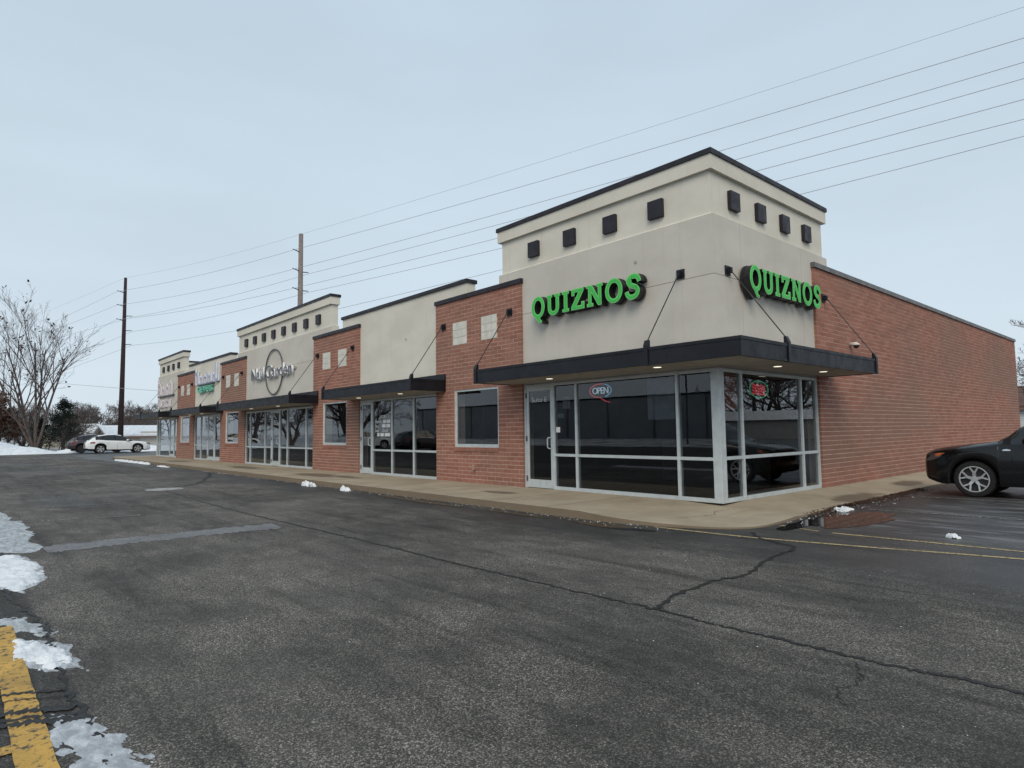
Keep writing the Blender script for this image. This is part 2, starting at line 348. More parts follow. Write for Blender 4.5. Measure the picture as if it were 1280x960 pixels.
cm = ribbon([(1.08, -.08), (1.03, -.45), (1.15, -.75), (1.02, -1.2), (.96, -1.5)], .014, .0, 8, .8, 7, .02)
for i, v in enumerate(cm.v): cm.v[i] = (v[0] - .85, v[1] - .1, walk_h(Vector((v[0] - .85, v[1] - .1))) + .003)
cm.build('hairline_crack', bpy.data.materials['dark_joint'], pav)
# seam of the older pavement by the hatched island
cm = ribbon([(-9, -9.72), (-4, -9.75), (-1.63, -9.80), (-.6, -9.70), (.0, -9.66), (.26, -9.68), (1.4, -9.7), (2.05, -9.68), (3.4, -9.67), (6, -9.7)], .035, .005, 11, .9, 14, .02); tag(cm.build('crack_seam', CRACK), kind='structure')
# painted lines
def line(name, pts, wd, mat, z=.004, seed=1):
    return tag(ribbon(pts, wd, z, seed, .06, 8).build(name, mat), kind='structure')
line('parking_line', [(.2, -2.32), (1.55, -2.22), (2.05, -2.12), (3.13, -1.86), (4.44, -1.5), (9, -.4)], .075, YELLOW_PALE, .004, 2)
line('parking_line', [(2.3, -1.12), (4.36, -.99), (9, -.8)], .075, YELLOW_PALE, .004, 3)
line('parking_line', [(1.46, -.92), (2.1, -1.1)], .06, YELLOW_PALE, .004, 4)
line('parking_line', [(1.72, 1.9), (3.84, 2.09), (7.5, 2.3)], .09, WHITE_PAINT, .004, 5)
line('parking_line', [(1.7, 4.75), (7.2, 4.9)], .09, WHITE_PAINT, .004, 6)
for i, xx in enumerate((-7.75, -10.55, -13.35, -16.15, -19, -22, -25, -28)):
    line('parking_line', [(xx - .25, -9.6), (xx + .3, -7.6)], .09, WHITE_PAINT, .004, 20 + i)
line('lane_line', [(-26, -3.6), (-32, -3.5), (-40, -4.4)], .12, WHITE_PAINT, .004, 40)
line('hatch_border', [(-.35, -9.92), (.3, -9.92), (1.2, -9.915), (2.0, -9.915), (3.2, -9.91), (5, -9.91)], .145, YELLOW, .007, 41)
for i, xx in enumerate((1.14, 2.13, 3.2)): line('hatch_bar', [(xx, -9.97), (xx + .06, -10.6), (xx + .1, -11.4)], .10, YELLOW, .0075, 50 + i)
for i, xx in enumerate((1.30, 1.42, 1.62, 1.72, 1.80)):
    cm = ribbon([(xx - .03, -10.12 - .1 * (i % 2)), (xx + .02, -9.98), (xx + .05, -9.9), (xx + .11, -9.80), (xx + .16, -9.70)], (.03, .012, .055, .03, .06)[i], .0095, 90 + i, .7, 8, .012); tag(cm.build('crack_seam', CRACK), kind='structure')
sp_ = ribbon([(-4.3, -9.3), (-4.32, -8.5), (-4.28, -7.4), (-4.2, -6.3)], .62, .0035, 13, .22, 26, .03)
tag(sp_.build('dried_slush_strip', mat_paint('salt_residue', (.20, .205, .215), .40, (.07, .068, .066))), kind='structure')
# utility cover in the lot
mh = MB(); mh.prism([(.36 * math.cos(t * math.pi / 12), .36 * math.sin(t * math.pi / 12)) for t in range(24)], 0, .012); mh.prism([(.46 * math.cos(t * math.pi / 12), .46 * math.sin(t * math.pi / 12)) for t in range(24)], 0, .006)
tag(mh.build('manhole_cover', mottled('worn_iron', (.30, .30, .30), .3, 8, .6), loc=(-13.35, -5.86, .003)), 'pale round utility cover set in the asphalt beside the long crack', 'manhole')

# irregular flat patches: puddle, ice, snow
def blob(cx, cy, rx, ry, seed, rot=0, n=64, rough=.35, pts=None):
    rnd = random.Random(seed); ph = [(rnd.uniform(0, 6.28), rnd.uniform(.4, 1)) for _ in range(9)]
    o = []
    for i in range(n):
        t = 2 * math.pi * i / n; r_ = 1
        for k, (a, q) in enumerate(ph): r_ += rough * q / (k + 1.6) * math.sin((k + 2) * t + a)
        r_ += rnd.uniform(-.05, .05) * rough * 2
        u, v = rx * r_ * math.cos(t), ry * r_ * math.sin(t); o.append((cx + u * math.cos(rot) - v * math.sin(rot), cy + u * math.sin(rot) + v * math.cos(rot)))
    return o
from mathutils import noise as mnoise
def mound(poly, h, mat, name, seed=0, base=.0, fs=7.0, res=70, soft=.12, rough=.9, **_):
    """height field inside an outline: rises from a frayed edge, lumpy on top"""
    x0, x1 = min(p[0] for p in poly), max(p[0] for p in poly); y0, y1 = min(p[1] for p in poly), max(p[1] for p in poly); n = len(poly)
    step = max((x1 - x0), (y1 - y0)) / res; stepy = step * (.5 if (x1 - x0) > 2.5 * (y1 - y0) else 1); nx, ny = int((x1 - x0) / step) + 3, int((y1 - y0) / stepy) + 3
    E_ = [(poly[i], poly[(i + 1) % n]) for i in range(n)]; H = {}; mb = MB()
    soft = min(soft, .5 * min(x1 - x0, y1 - y0))
    for i in range(nx):
        for j in range(ny):
            x_, y_ = x0 + (i - 1) * step, y0 + (j - 1) * stepy; ins = False; dm = 9e9
            for (ax, ay), (bx, by) in E_:
                if (ay > y_) != (by > y_) and x_ < (bx - ax) * (y_ - ay) / (by - ay) + ax: ins = not ins
                dx, dy = bx - ax, by - ay; t = max(0, min(1, ((x_ - ax) * dx + (y_ - ay) * dy) / (dx * dx + dy * dy + 1e-12))); dm = min(dm, (x_ - ax - t * dx) ** 2 + (y_ - ay - t * dy) ** 2)
            d = math.sqrt(dm) * (1 if ins else -1); q = Vector((x_ * fs, y_ * fs * 1.5, seed * 3.1)); nn = mnoise.fractal(q, .75, 2.1, 6); n2 = mnoise.fractal(q * 3.2, .9, 2.1, 4)
            e = d / soft + .55 * nn * rough; e = max(-1, min(1, e)); z = h * (math.sqrt(max(0, e)) if e > 0 else e * .6) * (1 + .5 * nn) + (h * .22 * n2 if e > 0 else 0)
            H[i, j] = len(mb.v); mb.v.append((x_, y_, base + z - .0015))
    for i in range(nx - 1):
        for j in range(ny - 1):
            q = [H[i, j], H[i + 1, j], H[i + 1, j + 1], H[i, j + 1]]
            if max(mb.v[k][2] for k in q) > base - .0005: mb.f.append(tuple(q)); mb.m.append(0)
    return mb.build(name, mat, smooth=True)
def ragged(pts, seed, amp=.05, step=.05):
    """outline through given ground points, its edge frayed by noise"""
    o = []
    P_ = [Vector((*p, 0)) for p in pts] + [Vector((*pts[0], 0))]
    for a, b in zip(P_[:-1], P_[1:]):
        k = max(1, int((b - a).length / (step * 3))); d = (b - a).normalized(); nn = Vector((-d.y, d.x, 0))
        for i in range(k):
            q = a.lerp(b, i / k); w_ = mnoise.fractal(Vector((q.x * 6, q.y * 9, seed)), .7, 2.2, 5); q = q + nn * w_ * amp + d * .5 * amp * mnoise.noise(Vector((q.x * 11, q.y * 11, seed + 5))); o.append((q.x, q.y))
    return o
WATER = NM('puddle_water'); WATER.set((.014, .013, .013), .03, 0, .5, WATER.noise(WATER.pos(), 6, 2), .03, .01); WATER.b.inputs['IOR'].default_value = 1.33; WATER = WATER.mat
def flat(poly, z, mat, name): mb = MB(); mb.add([(x_, y_, z) for x_, y_ in poly], [tuple(range(len(poly)))]); return tag(mb.build(name, mat), kind='structure')
flat(blob(1.95, .35, .42, 1.35, 3, -.10, 90, .28), .005, WATER, 'puddle')
flat(blob(1.68, -1.05, .14, .28, 5, -.2, 60, .25), .0055, WATER, 'puddle')
flat(blob(-.35, -2.72, .75, .16, 9, .03), .005, WATER, 'puddle')
flat(blob(-2.5, -2.72, .9, .08, 10, .0), .005, WATER, 'puddle')
flat(blob(-5.6, -2.75, 1.6, .12, 12, .0), .005, WATER, 'puddle')
def snow(poly, h, label, mat=SNOW, seed=0, **k): return tag(mound(poly, h, mat, 'snow_patch', seed, **k), label, 'snow', 'snow left on the lot')
snow(ragged([(-4.0, -9.60), (-3.65, -9.54), (-3.0, -9.47), (-2.32, -9.50), (-2.0, -9.62), (-1.75, -9.73), (-2.1, -9.86), (-2.6, -9.98), (-4.2, -10.3)], 2, .07), .03, 'bright melting snow ridge across the seam of the older pavement', seed=2)
snow(ragged([(.12, -9.87), (.35, -9.70), (.55, -9.62), (.85, -9.60), (1.0, -9.68), (.95, -9.76), (.7, -9.84), (.4, -9.90)], 3, .045), .024, 'bright lump of crusted snow lying on the yellow hatch border', seed=3)
def margin(pts, k, seed, label):                       # grey melt rim round the snow
    cx, cy = sum(p[0] for p in pts) / len(pts), sum(p[1] for p in pts) / len(pts)
    tag(mound(ragged([(cx + (a - cx) * k, cy + (b - cy) * k) for a, b in pts], seed, .06), .006, ICE, 'slush_sheet', seed, soft=.05), label, 'slush')
margin([(-4.0, -9.60), (-3.65, -9.54), (-3.0, -9.47), (-2.32, -9.50), (-2.0, -9.62), (-1.75, -9.73), (-2.1, -9.86), (-2.6, -9.98), (-4.2, -10.3)], 1.13, 12, 'grey icy melt rim around the bright snow ridge')
margin([(.12, -9.87), (.35, -9.70), (.55, -9.62), (.85, -9.60), (1.0, -9.68), (.95, -9.76), (.7, -9.84), (.4, -9.90)], 1.22, 13, 'grey icy melt rim around the crusted snow lump on the hatch border')
SLUSH = NM('wet_snow'); _p = SLUSH.pos(); SLUSH = SLUSH.set(SLUSH.mix(SLUSH.rng(SLUSH.noise(SLUSH.mapping(_p, (1, 1.6, 1)), 9, 7, .7), .35, .7), (.30, .32, .35), (.62, .65, .69)), .35, 0, .5, SLUSH.noise(_p, 30, 5, .7), .7, .02)
tag(mound(ragged([(-10.5, -9.50), (-9.0, -9.42), (-7.0, -9.30), (-5.6, -9.34), (-4.6, -9.26), (-4.2, -9.42), (-4.4, -9.62), (-4.6, -10.2), (-10.8, -10.3)], 4, .16, .09), .014, ICE, 'slush_sheet', 4, fs=3), 'wide grey sheet of slush beside the worn stall lines', 'slush')
tag(mound(ragged([(-.75, -9.93), (-.55, -9.74), (-.2, -9.68), (.1, -9.60), (.15, -9.68), (-.1, -9.78), (-.2, -9.92)], 5, .05), .010, ICE, 'slush_sheet', 5), 'small grey slush smear before the yellow hatch border begins', 'slush')
tag(mound(ragged([(1.78, -9.86), (1.85, -9.70), (2.1, -9.655), (2.35, -9.58), (2.7, -9.55), (3.05, -9.52), (3.6, -9.50), (3.5, -9.62), (3.0, -9.70), (2.6, -9.765), (2.2, -9.82)], 6, .05, .03), .012, SLUSH, 'slush_sheet', 6, pw=.3, fs=12), 'long pale strip of wet snow along the seam beside the hatch bars', 'slush')
tag(mound(ragged([(.9, -9.64), (1.15, -9.53), (1.2, -9.56), (1.0, -9.68)], 7, .02, .03), .004, ICE, 'slush_sheet', 7), 'thin wet smear running off the crusted snow lump', 'slush')
for i, (sx_, sy_, rx_, ry_, h_, lb) in enumerate([(-11.3, -2.68, .42, .12, .10, 'small snow lump at the kerb before the hours window'), (-9.1, -2.66, .26, .10, .09, 'small snow lump at the kerb before the brick pier window'),
        (1.46, 1.45, .12, .24, .06, 'small wet snow lump at the side kerb end of a stall line'), (-27.5, -2.75, .9, .10, .05, 'thin snow strip at the kerb before the pier by the oval sign'),
        (3.55, -.45, .07, .06, .05, 'single snow clod lying in the empty parking stall')]):
    snow(blob(sx_, sy_, rx_, ry_, 40 + i, 0, 40, .35), h_, lb, seed=10 + i)
for i in range(7):
    xx = -31.5 - i * 1.15; snow(blob(xx, -2.62 - .02 * i, .55, .14, 60 + i, 0, 40, .3), .08, 'white snow clump in the kerb row before the two tone cleaners sign', seed=30 + i)
ck = MB(); rnd = random.Random(77)                    # crumbs of ice and grit along the kerb
for i in range(560):
    if i < 300: xx = rnd.uniform(-22, .8); yy = -2.45 - abs(rnd.gauss(0, .14)) - (.0 if xx < -.5 else -.1)
    elif i < 400: xx = 1.30 + abs(rnd.gauss(0, .22)); yy = rnd.uniform(-.6, 4.6)
    else: xx = rnd.uniform(-2, 6); yy = rnd.uniform(-8.5, -3)
    s_ = rnd.uniform(.004, .016) if i < 400 else rnd.uniform(.002, .006)
    ck.add([(xx - s_, yy, .002), (xx + s_ * .6, yy - s_ * .7, .002), (xx + s_ * .5, yy + s_, .002), (xx, yy, .002 + s_ * .8)], [(0, 1, 3), (1, 2, 3), (2, 0, 3)])
tag(ck.build('ice_crumbs', DIRTYSNOW, fix=False), 'scattered crumbs of ice and grit along the kerb', 'ice crumbs', kind='stuff')
lv = MB()
for i in range(1500):
    yy = rnd.uniform(.3, 6.4); xx = 1.19 + abs(rnd.gauss(0, .16 + .05 * math.sin(yy * 2.1))); s_ = rnd.uniform(.012, .035); a = rnd.uniform(0, 6.28); z = .006 + rnd.uniform(0, .03)
    lv.add([(xx + s_ * math.cos(a), yy + s_ * math.sin(a), z), (xx + s_ * .5 * math.cos(a + 1.6), yy + s_ * .5 * math.sin(a + 1.6), z + .01), (xx - s_ * math.cos(a), yy - s_ * math.sin(a), z), (xx - s_ * .5 * math.cos(a + 1.6), yy - s_ * .5 * math.sin(a + 1.6), z + .008)], [(0, 1, 2, 3)])
tag(lv.build('leaf_litter', LEAF_BR, fix=False), 'brown leaf litter gathered along the side kerb', 'leaf litter', kind='stuff')

# ------------------------------------------------------------------ the strip of shops: one building
TF = lambda u, v, z: (u, v, z)                       # front face: u along x, v into the building
TS = lambda u, v, z: (-v, u, z)                      # right side face: u along y
TL = lambda u, v, z: (-41.62 + v, u, z)              # left side face
def tbox(mb, T, u0, u1, v0, v1, z0, z1, mi=0):
    b = MB().box(u0, u1, v0, v1, z0, z1); return mb.add([T(*p) for p in b.v], b.f, mi)
shops = empty('strip_mall', (-20, 0, .13)); 
tag(shops, 'long single storey strip mall of brick piers and cream stucco towers with black canopies', 'building')
SH = Matrix.Translation((20, 0, -.13))               # parts are modelled in world coordinates
def part(mb, name, mats, parent=None, **k):
    o = mb.build(name, mats, **k)
    if parent is None: o.parent = shops; o.matrix_parent_inverse = SH
    else: o.parent = parent
    return o
BZ = .10
# shell: roof, rear and left walls, interior
r_ = MB(); r_.box(-41.3, -.3, .45, 24.0, 4.55, 4.7); part(r_, 'roof', ROOF)
r_ = MB(); r_.box(-41.5, -.1, 24.0, 24.3, BZ, 5.05); part(r_, 'rear_wall', MORTAR)
r_ = MB(); r_.box(-41.62, -41.3, 4.1, 24.0, BZ, 5.05); part(r_, 'end_wall', MORTAR)
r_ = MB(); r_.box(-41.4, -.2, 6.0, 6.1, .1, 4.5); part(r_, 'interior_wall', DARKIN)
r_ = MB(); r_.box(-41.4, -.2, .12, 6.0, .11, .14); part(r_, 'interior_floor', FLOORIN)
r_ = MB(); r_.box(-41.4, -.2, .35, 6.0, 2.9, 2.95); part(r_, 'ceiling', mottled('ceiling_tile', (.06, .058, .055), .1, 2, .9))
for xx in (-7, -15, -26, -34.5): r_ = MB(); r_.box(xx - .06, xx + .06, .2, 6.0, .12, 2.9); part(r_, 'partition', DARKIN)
# interior furniture that shows dimly through the tinted glass is left to the dark rooms; a counter and pendant lamp in the corner shop
ct = MB(); ct.box(-3.8, -1.2, 3.6, 4.2, .14, 1.15); ct.box(-3.85, -1.15, 3.5, 4.25, 1.15, 1.2); part(ct, 'shop_counter', mottled('counter', (.05, .042, .036), .2, 3, .5))

# --- brick walls
CH = .1016; BL = .3017; J = .013; PROUD = .005
brick_meshes = {}
def brick_intervals(u0, u1, off, holes):
    res = []; u = u0 - off
    while u < u1:
        a, b = max(u, u0), min(u + BL, u1)
        segs = [(a, b)]
        for (h0, h1) in holes:
            ns = []
            for (p, q) in segs:
                if q <= h0 or p >= h1: ns.append((p, q))
                else:
                    if p < h0: ns.append((p, h0))
                    if q > h1: ns.append((h1, q))
            segs = ns
        for (p, q) in segs:
            if q - p > .03: res.append((p + J / 2, q - J / 2))
        u += BL
    return res
def brick_wall(T, u0, u1, z0, z1, holes, vface, single=0, seed=0, parent=None):
    """vface: depth of the brick face; bricks are proud of the mortar; 'single' bricks become objects of their own"""
    rnd = random.Random(seed); todo = []
    nrow = int(round((z1 - z0) / CH)); ch = (z1 - z0) / nrow
    for r0 in range(nrow):
        za, zb_ = z0 + r0 * ch + J / 2, z0 + (r0 + 1) * ch - J / 2
        hs = [(h[0], h[1]) for h in holes if not (zb_ <= h[2] or za >= h[3])]
        for (a, b) in brick_intervals(u0, u1, (r0 % 2) * BL / 2, hs): todo.append((a, b, za, zb_))
    rest = MB(); full = [t for t in todo if t[1] - t[0] > BL - J - .002]
    full.sort(key=lambda t: -t[0]); chosen = set(full[:single])
    for t in todo:
        a, b, za, zb_ = t; d = rnd.uniform(-.0022, .0022)
        if t in chosen:
            key = (round(b - a, 3), round(zb_ - za, 4))
            if key not in brick_meshes:
                mb = MB(); tbox(mb, T, -(b - a) / 2, (b - a) / 2, 0, .05, -(zb_ - za) / 2, (zb_ - za) / 2); brick_meshes[key] = mb.mesh('brick', BRICK)
            o = link('brick', brick_meshes[key], parent, Vector(T((a + b) / 2, vface + d, (za + zb_) / 2)) - Vector((0, 0, 0)))
        else: tbox(rest, T, a, b, vface + d, vface + .05, za, zb_)
    o = part(rest, 'brick_courses', BRICK, parent, fix=False); o['kind'] = 'stuff'
    return o
def coping(T, u0, u1, v0, v1, z0, z1, mat=COPING, parent=None):
    mb = MB(); tbox(mb, T, u0, u1, v0, v1, z0, z1); tbox(mb, T, u0 + .004, u1 - .004, v0 + .012, v1 - .012, z1, z1 + .012); return part(mb, 'coping', mat, parent)
PIERS = [(-8.77, -5.15, 1), (-16.94, -13.32, 0), (-28.05, -24.43, 0), (-36.42, -32.80, 0)]
tile_mesh = MB().box(-.098, .098, 0, .02, -.098, .098); tile_mesh = tile_mesh.mesh('tile', TILE)
for i, (x0, x1, near) in enumerate(PIERS):
    wx0, wx1, wz0, wz1 = x0 + .88, x0 + 2.72, 1.0525, 2.59
    back = MB(); yb = -.06 + PROUD                    # mortar backing around the window opening
    for a, b, c, d in ((x0 + .014, wx0, BZ, 5.05), (wx1, x1 - .014, BZ, 5.05), (wx0, wx1, BZ, wz0), (wx0, wx1, wz1, 5.05)): back.box(a, b, yb, .3, c, d)
    pier = part(back, 'brick_pier', MORTAR)
    tiles = [(x0 + .82 + k * 1.25, 3.82) for k in range(2)]
    holes = [(wx0, wx1, wz0 - CH * 1.0, wz1)] + [(tx, tx + .63, tz, tz + .62) for tx, tz in tiles]
    brick_wall(TF, x0, x1, .13, 5.05, holes, -.06, 300 if near else 0, i, pier)
    coping(TF, x0 - .02, x1 + .02, -.10, .32, 5.05, 5.155, COPING, pier)
    sb = MB(); nsl = 20                               # rowlock sill under the window
    for k in range(nsl):
        a = wx0 + (wx1 - wx0) * k / nsl; sb.box(a + .004, a + (wx1 - wx0) / nsl - .004, -.085, 0, wz0 - CH + .004, wz0 - .002)
    part(sb, 'rowlock_sill', BRICK, pier)
    fr = MB(); t = .055
    for a, b, c, d in ((wx0, wx0 + t, wz0, wz1), (wx1 - t, wx1, wz0, wz1), (wx0 + t, wx1 - t, wz0, wz0 + .085), (wx0 + t, wx1 - t, wz1 - t, wz1)): fr.box(a + .001, b - .001, -.035, .07, c + .001, d - .001)
    win = part(fr, 'window', ALU); bevel(win, .004, 1)
    part(MB().box(wx0 + t, wx1 - t, .0, .012, wz0 + .085, wz1 - t), 'pane', GLASS, win)
    for tx, tz in tiles:                              # two inset panels of six cream tiles
        tp = part(MB().box(tx, tx + .63, -.052, -.03, tz, tz + .62), 'tile_panel', GROUT)
        for a in range(3):
            for b in range(3): link('tile', tile_mesh, tp, (tx + .105 + .21 * a, -.068, tz + .1035 + .2065 * b))
# right side wall
SY0, SY1 = 4.10, 24.32
sw = MB(); sw.box(-.25, .06 - PROUD, SY0 + .014, SY1 - .014, BZ, 5.05); side = part(sw, 'side_wall', MORTAR)
brick_wall(TS, SY0, SY1, .13, 5.05, [], -.06, 0, 9, side)
c_ = MB(); c_.box(-.30, .10, SY0 - .02, SY1 + .02, 5.05, 5.155); c_.box(-.288, .088, SY0 - .016, SY1 + .016, 5.155, 5.167); part(c_, 'coping', COPING_L, side)

# --- stucco towers and panels
blk = MB(); blk.box(-.17, .17, -.08, 0, -.18, .18); blk = blk.mesh('accent_block', COPING)
def stucco_skin(mb, T, u0, u1, v, z0, z1, zj, uj=(), mi=0):
    """panels with 12 mm joints, core behind"""
    us = [u0] + list(uj) + [u1]; zs = [z0] + list(zj) + [z1]; h = .005
    for a, b in zip(us[:-1], us[1:]):
        for c, d in zip(zs[:-1], zs[1:]):
            tbox(mb, T, a + (h if a != u0 else 0), b - (h if b != u1 else 0), v, v + .02, c + (h if c != z0 else 0), d - (h if d != z1 else 0), mi)
def tower(name, x0, x1, blocks, side=None):
    th = .34
    cl, crr = (.0185 if side == 'L' else 0), (.0185 if side == 'R' else 0); ml, mr = (.06 if side == 'L' else 0), (.06 if side == 'R' else 0)
    mb = MB(); mb.box(x0 + cl, x1 - crr, .0185, th, 2.58, 5.40)
    stucco_skin(mb, TF, x0, x1, .0, 2.58, 5.40, (4.28,), (), 1)
    mb.add([(x0, 0, 5.401), (x1, 0, 5.401), (x1 - mr, .06, 5.44), (x0 + ml, .06, 5.44), (x0 + ml, th, 5.44), (x1 - mr, th, 5.44), (x0, th, 5.401), (x1, th, 5.401)],
           [(0, 1, 2, 3), (3, 2, 5, 4)] + ([(0, 3, 4, 6)] if side != 'L' else []) + ([(1, 7, 5, 2)] if side != 'R' else []))
    ux0, ux1 = x0 + .07, x1 - .06
    mb.box(ux0, ux1, .06, th - .02, 5.43, 6.25)
    t = part(mb, name, [STUCCO, STUCCO_G])
    cn = MB(); cn.box(x0 - .02, x1 + .02, -.02, th + .02, 6.24, 6.52); part(cn, 'cornice', STUCCO, t)
    cp = MB(); cp.box(x0 - .05, x1 + .05, -.05, th + .05, 6.52, 6.61); cp.box(x0 - .04, x1 + .04, -.04, th + .04, 6.61, 6.622); part(cp, 'coping', COPING, t)
    for bx in blocks: link('accent_block', blk, t, (bx, .058, 5.81))
    return t
ta = tower('stucco_tower', -6.03, 0, (-4.76, -3.585, -2.41, -1.24), 'R')
# the corner tower turns onto the side wall (and so does its mirror at the far end)
def tower_return(t, T, u1, blocks, flip):
    mb = MB(); tbox(mb, T, .342, u1, .0185, .34, 2.58, 5.40)
    stucco_skin(mb, T, .022, u1, .0, 2.58, 5.40, (4.28,), (.98, 3.6), 1)
    tbox(mb, T, .3215, u1 - .09, .06, .33, 5.43, 6.25)
    b = [T(*p) for p in ((0, 0, 5.4015), (u1, 0, 5.4015), (u1 - .06, .06, 5.44), (.06, .06, 5.44), (u1, .34, 5.4015), (u1, .34, 5.44), (.342, .34, 5.44))]
    mb.add(b, [(0, 1, 2, 3), (1, 4, 5, 2), (3, 2, 5, 6)])
    o = part(mb, 'tower_return', [STUCCO, STUCCO_G], t)
    cn = MB(); tbox(cn, T, .362, u1 + .02, -.018, .36, 6.2405, 6.5195); part(cn, 'cornice', STUCCO, t)
    cp = MB(); tbox(cp, T, .392, u1 + .05, -.048, .39, 6.5205, 6.6095); tbox(cp, T, .382, u1 + .04, -.038, .38, 6.611, 6.6215); part(cp, 'coping', COPING, t)
    for by in blocks:
        ob = link('accent_block', blk, t, T(by, .058, 5.81)); ob.rotation_euler.z = R(90) if not flip else R(-90)
tower_return(ta, TS, 4.98, (.84, 1.89, 2.95, 4.0), 0)
tower('stucco_tower', -25.80, -15.62, [-24.62 + 1.128 * k for k in range(8)])
te = tower('stucco_tower', -41.62, -35.50, [-40.40 + 1.24 * k for k in range(4)], 'L')
tower_return(te, TL, 4.98, (.84, 1.89, 2.95, 4.0), 1)
for (x0, x1, c0, c1) in ((-13.32, -8.77, -14.65, -7.39), (-32.80, -28.05, -34.1, -26.8)):
    mb = MB(); mb.box(c0, c1, .0185, .30, 2.58, 5.49); stucco_skin(mb, TF, c0, c1, 0, 2.58, 5.49, ()); t = part(mb, 'stucco_panel', STUCCO)
    coping(TF, c0 - .04, c1 + .04, -.05, .34, 5.49, 5.58, COPING, t)
for (dx, dz) in ((-10.45, 4.30), (-1.75, 4.85)):
    part(MB().prism([(dx + .035 * math.cos(a * .785), dz + .035 * math.sin(a * .785)) for a in range(8)], -.012, .0, axis='y'), 'conduit_cap', SOFFIT)

# --- shopfronts
def shopfront(T, u0, u1, mull, doors, zt=2.55, rail=.91, end0=.06, end1=.06, z0=.13):
    f_ = MB(); W = .058; D0, D1 = -.012, .10
    us = [u0] + list(mull) + [u1]
    tbox(f_, T, u0, u0 + end0, D0, D1, z0, zt); tbox(f_, T, u1 - end1, u1, D0, D1, z0, zt)
    for u in mull: tbox(f_, T, u - W / 2, u + W / 2, D0, D1, z0, zt)
    cells = []
    for i in range(len(us) - 1):
        a = us[i] + (end0 if i == 0 else W / 2); b = us[i + 1] - (end1 if i == len(us) - 2 else W / 2); cells.append((a, b, i in doors))
    for a, b, dr in cells:
        tbox(f_, T, a, b, D0 + .001, D1 - .001, zt - .06, zt - .0005)
        if not dr: tbox(f_, T, a, b, D0 - .001, D1 - .001, z0 + .0005, z0 + .075); tbox(f_, T, a, b, D0 + .001, D1 - .001, rail - .03, rail + .03)
    f_ = part(f_, 'shopfront_frame', ALU); bevel(f_, .004, 1)
    for i, (a, b, dr) in enumerate(cells):
        if dr:
            d = MB(); s_ = .085; t_ = zt - .062
            for p, q, r0, r1 in ((a + .003, a + s_, z0 + .012, t_), (b - s_, b - .003, z0 + .012, t_), (a + s_, b - s_, z0 + .012, z0 + .20), (a + s_, b - s_, t_ - .09, t_)): tbox(d, T, p, q, .004, .05, r0, r1)
            d = part(d, 'door', ALU); bevel(d, .004, 1)
            g_ = MB(); tbox(g_, T, a + s_, b - s_, .024, .03, z0 + .20, t_ - .09); part(g_, 'pane', GLASS, d)
            h = MB(); uh = b - .045 if doors[i] > 0 else a + .045; du = -.0
            h.tube([T(uh, .0, 1.05), T(uh - .06 * doors[i], -.05, 1.06), T(uh - .08 * doors[i], -.06, 1.09), T(uh - .08 * doors[i], -.06, 1.27), T(uh - .06 * doors[i], -.05, 1.30), T(uh, .0, 1.31)], .014, 8); part(h, 'door_handle', ALU, d, smooth=True)
            hg = MB(); uu = a + .012 if doors[i] > 0 else b - .012
            for zz in (.35, 1.28, 2.3): tbox(hg, T, uu - .016, uu + .016, -.02, .006, zz - .06, zz + .06)
            part(hg, 'hinge', DARKFACE, d)
        else:
            for r0, r1 in ((z0 + .075, rail - .03), (rail + .03, zt - .06)):
                g_ = MB(); tbox(g_, T, a, b, .03, .038, r0, r1); part(g_, 'pane', GLASS, f_)
    hd = MB(); tbox(hd, T, u0, u1, .0, .12, zt + .0005, zt + .03); part(hd, 'head_flashing', SOFFIT, f_)
    return f_
shopfront(TF, -5.15, .0115, (-4.17, -3.48, -.88), {0: 1}, end1=.165)
shopfront(TS, .105, 4.10, (.80, 3.30), {}, rail=.92, end0=.06)
shopfront(TF, -13.32, -8.77, (-12.50, -11.27, -10.03), {0: 1})
shopfront(TF, -24.43, -16.94, (-23.82, -22.0, -21.24, -20.32, -19.52, -17.68), {3: 1}, zt=2.52)
shopfront(TF, -32.80, -28.05, (-31.6, -30.35, -29.2), {2: 1, 3: -1})
shopfront(TF, -41.62, -36.42, (-40.9, -38.3, -37.25), {2: 1}, end0=.2)
shopfront(TL, .105, 4.10, (.80, 3.30), {})

